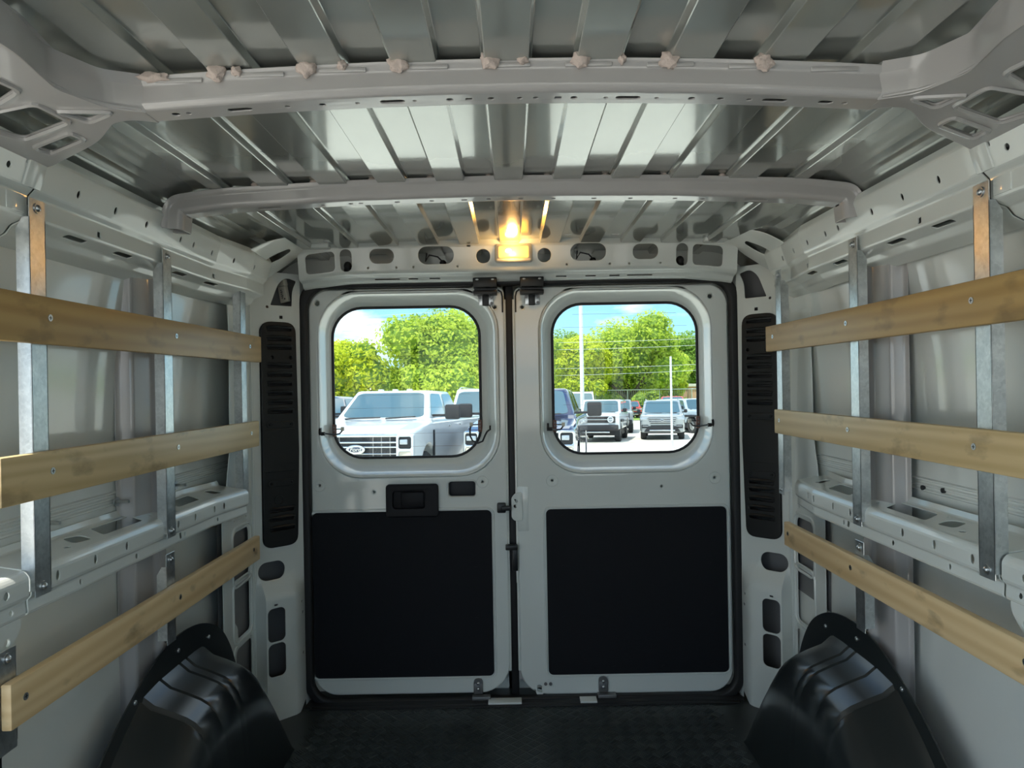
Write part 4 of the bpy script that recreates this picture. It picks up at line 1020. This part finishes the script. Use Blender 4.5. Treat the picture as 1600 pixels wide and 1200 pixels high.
# trees ------------------------------------------------------------------
def tree(label, X, Y, h, w, m, seed, n=7000, leaf=.34, low=.22, name='leafy_tree'):
    rg = random.Random(seed); z0 = gz(Y)
    root = empty(name, (X, Y, z0)); tag(root, label, 'tree', 'trees beyond the parking lot')
    blobs = [(Vector((0, 0, h * .62)), Vector((w * .36, w * .33, h * .34)))]
    for i in range(26):
        a = rg.uniform(0, 6.283); rr_ = w * rg.uniform(.14, .38); z = h * rg.uniform(low + .12, .86)
        sz = w * rg.uniform(.09, .17)
        blobs.append((Vector((rr_ * math.cos(a), rr_ * math.sin(a), z)), Vector((sz, sz, sz * .8))))
    verts, faces = [], []
    vol = [b[1].x * b[1].z for b in blobs]; tot = sum(vol)
    for i in range(int(n * 1.9)):
        k = rg.random() * tot; j = 0
        while k > vol[j] and j < len(vol) - 1: k -= vol[j]; j += 1
        c, r_ = blobs[j]
        d_ = Vector((rg.gauss(0, 1), rg.gauss(0, 1), rg.gauss(0, 1))).normalized()
        p = c + Vector((d_.x * r_.x, d_.y * r_.y, d_.z * r_.z)) * (1.04 - .42 * rg.random() ** 1.6)
        nrm = (d_ + Vector((rg.gauss(0, .6), rg.gauss(0, .6), rg.gauss(.3, .6)))).normalized()
        t_ = nrm.orthogonal().normalized(); t_ = Matrix.Rotation(rg.uniform(0, 6.28), 3, nrm) @ t_; b_ = nrm.cross(t_)
        sz = leaf * rg.uniform(.5, 1.25); o = len(verts)
        verts += [p - t_ * sz * .55, p - b_ * sz * .30 + nrm * sz * .1, p + t_ * sz * .55, p + b_ * sz * .30 + nrm * sz * .1]
        faces.append((o, o + 1, o + 2, o + 3))
    me_ = bpy.data.meshes.new('crown'); me_.from_pydata([tuple(v) for v in verts], [], faces)
    tag(link('crown', me_, m, root, 0), kind='stuff')
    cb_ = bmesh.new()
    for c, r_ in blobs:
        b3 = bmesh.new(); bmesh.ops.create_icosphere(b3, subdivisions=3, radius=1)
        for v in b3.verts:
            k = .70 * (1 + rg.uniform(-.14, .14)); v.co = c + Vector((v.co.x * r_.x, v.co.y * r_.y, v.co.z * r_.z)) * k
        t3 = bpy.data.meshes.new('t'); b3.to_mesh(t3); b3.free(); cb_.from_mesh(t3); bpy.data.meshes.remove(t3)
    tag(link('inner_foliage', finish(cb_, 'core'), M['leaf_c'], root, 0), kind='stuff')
    tk = MB().tube([(0, 0, -.2), (.1, 0, h * .15), (0, .1, h * .30), (.1, 0, h * .5)], [w * .030, w * .024, w * .02, w * .012], 10)
    tk.build('trunk', 'bark', root)
    br = MB()
    for k in range(4):
        a = k * 1.6 + seed; br = MB().tube([(0, 0, h * .17), (w * .12 * math.cos(a), w * .1 * math.sin(a), h * .28), (w * .25 * math.cos(a), w * .2 * math.sin(a), h * .42)], [w * .016, w * .012, w * .006], 8)
        br.build('branch', 'bark', root)
tree('rounded bright green tree filling the left side of the left window', -14.0, 58, 7.3, 10.5, 'leaf_a', 3)
tree('tallest bright green tree rising behind the white pickup', -5.4, 57, 9.3, 12.5, 'leaf_b', 5, 9000)
tree('dark green treetop peeking above the tallest tree in the left window', -7.6, 78, 13.0, 9.0, 'leaf_c', 8, 4500)
tree('deep green tree behind the light pole in the right window', 5.6, 86, 10.9, 9.5, 'leaf_c', 11, 5000)
tree('broad bright green tree in the centre of the right window', 13.6, 84, 12.0, 15.5, 'leaf_b', 13, 10000, .42)
tree('bright green tree just right of the light pole', 8.2, 80, 9.6, 8.5, 'leaf_a', 17, 5500, .4)
tree('darker green tree at the right edge of the right window', 24.5, 98, 11.6, 10.0, 'leaf_c', 19, 6000, .42)
tree('small yellow-green bushy tree above the red pickup', 19.4, 85.5, 5.6, 3.6, 'leaf_a', 23, 2500, .36, .05)
tree('green tree directly above the navy pickup at the left edge of the right window', 1.0, 70, 9.0, 9.0, 'leaf_b', 29, 4500, .36)

for hx, hy, hh, hw, hl, hm, hs_ in ((10, 100, 4.2, 12, 'leafy green hedge shrub under the broad bright tree behind the fence', 'leaf_c', 42), (19, 101, 4.6, 12, 'leafy green hedge shrub behind the fence above the red pickup', 'leaf_b', 43)):
    tree(hl, hx, hy, hh, hw, hm, hs_, 2600, .4, -.06, 'hedge_shrub')
# poles, fence, wires, wall ----------------------------------------------
def pole(label, X, Y, h, r):
    root = empty('street_pole', (X, Y, gz(Y))); tag(root, label, 'pole', 'poles in the lot')
    MB().tube([(0, 0, -.1), (0, 0, h)], [r, r * .85], 12).build('shaft', 'pole', root)
    MB().box(-r * 2, r * 2, -r * 2, r * 2, 0, .06, .01).build('base_plate', 'pole', root)
    MB().ball((0, 0, h), r * .9, (1, 1, .6)).build('cap', 'pole', root)
pole('tall grey light pole crossing the left part of the right window', 3.30, 33.5, 9.5, .10)
pole('short thin white post in front of the silver grey car', 5.86, 26.2, 3.35, .045)
fe = empty('chain_link_fence', (0, 82, gz(82))); tag(fe, 'long chain link fence with pale top rail beyond the cars', 'fence')
MB().tube([(-20, 0, 3.05), (40, 0, 3.05)], .06, 6).build('top_rail', 'pole', fe)
MB().tube([(-20, 0, .15), (40, 0, .15)], .03, 6).build('bottom_rail', 'pole', fe)
for k in range(17):
    MB().tube([(-20 + 3.7 * k, 0, 0), (-20 + 3.7 * k, 0, 3.1)], .05, 6).build('post', 'pole', fe)
wm = MB()
for k in range(240):
    x = -20 + k * .25
    wm.bm.faces.new([wm.bm.verts.new(p) for p in ((x, 0, .15), (x + .012, 0, .15), (x + .25 + .012, 0, 3.05), (x + .25, 0, 3.05))])
    wm.bm.faces.new([wm.bm.verts.new(p) for p in ((x + .25, 0, .15), (x + .262, 0, .15), (x + .012, 0, 3.05), (x, 0, 3.05))])
tag(wm.build('wire_mesh', 'pole', fe, 0), kind='stuff')
hb = empty('low_building', (24.5, 88, gz(88))); tag(hb, 'low terracotta building beyond the fence at the right edge', 'building')
MB().box(-3.2, 5, -2, 3, -.2, 3.45).build('building_wall', 'brick', hb)
MB().box(-3.4, 5.2, -2.2, 3.2, 3.45, 3.75).build('building_roof', 'cream', hb)
for i, (x0, z0, x1, z1, y, lab) in enumerate((
        (-16, 7.65, -2, 8.3, 66, 'highest power line crossing the sky in the left window'),
        (-16, 7.25, -2, 7.8, 66, 'middle power line crossing the sky in the left window'),
        (-16, 6.85, -2, 7.4, 66, 'lowest power line crossing the sky in the left window'),
        (2, 5.15, 22, 5.45, 70, 'highest power line crossing the trees in the right window'),
        (2, 4.45, 22, 4.8, 70, 'second power line crossing the trees in the right window'),
        (2, 2.6, 22, 2.9, 70, 'third power line crossing the trees in the right window'),
        (2, 1.9, 22, 2.35, 70, 'lowest power line crossing the trees in the right window'))):
    pts = [(x0 + (x1 - x0) * t, y, z0 + (z1 - z0) * t - .5 * t * (1 - t)) for t in frange(0, 1, 8)]
    o = MB().tube(pts, .016, 5).build('power_line', 'pole', None)
    tag(o, lab, 'power line', 'overhead power lines')
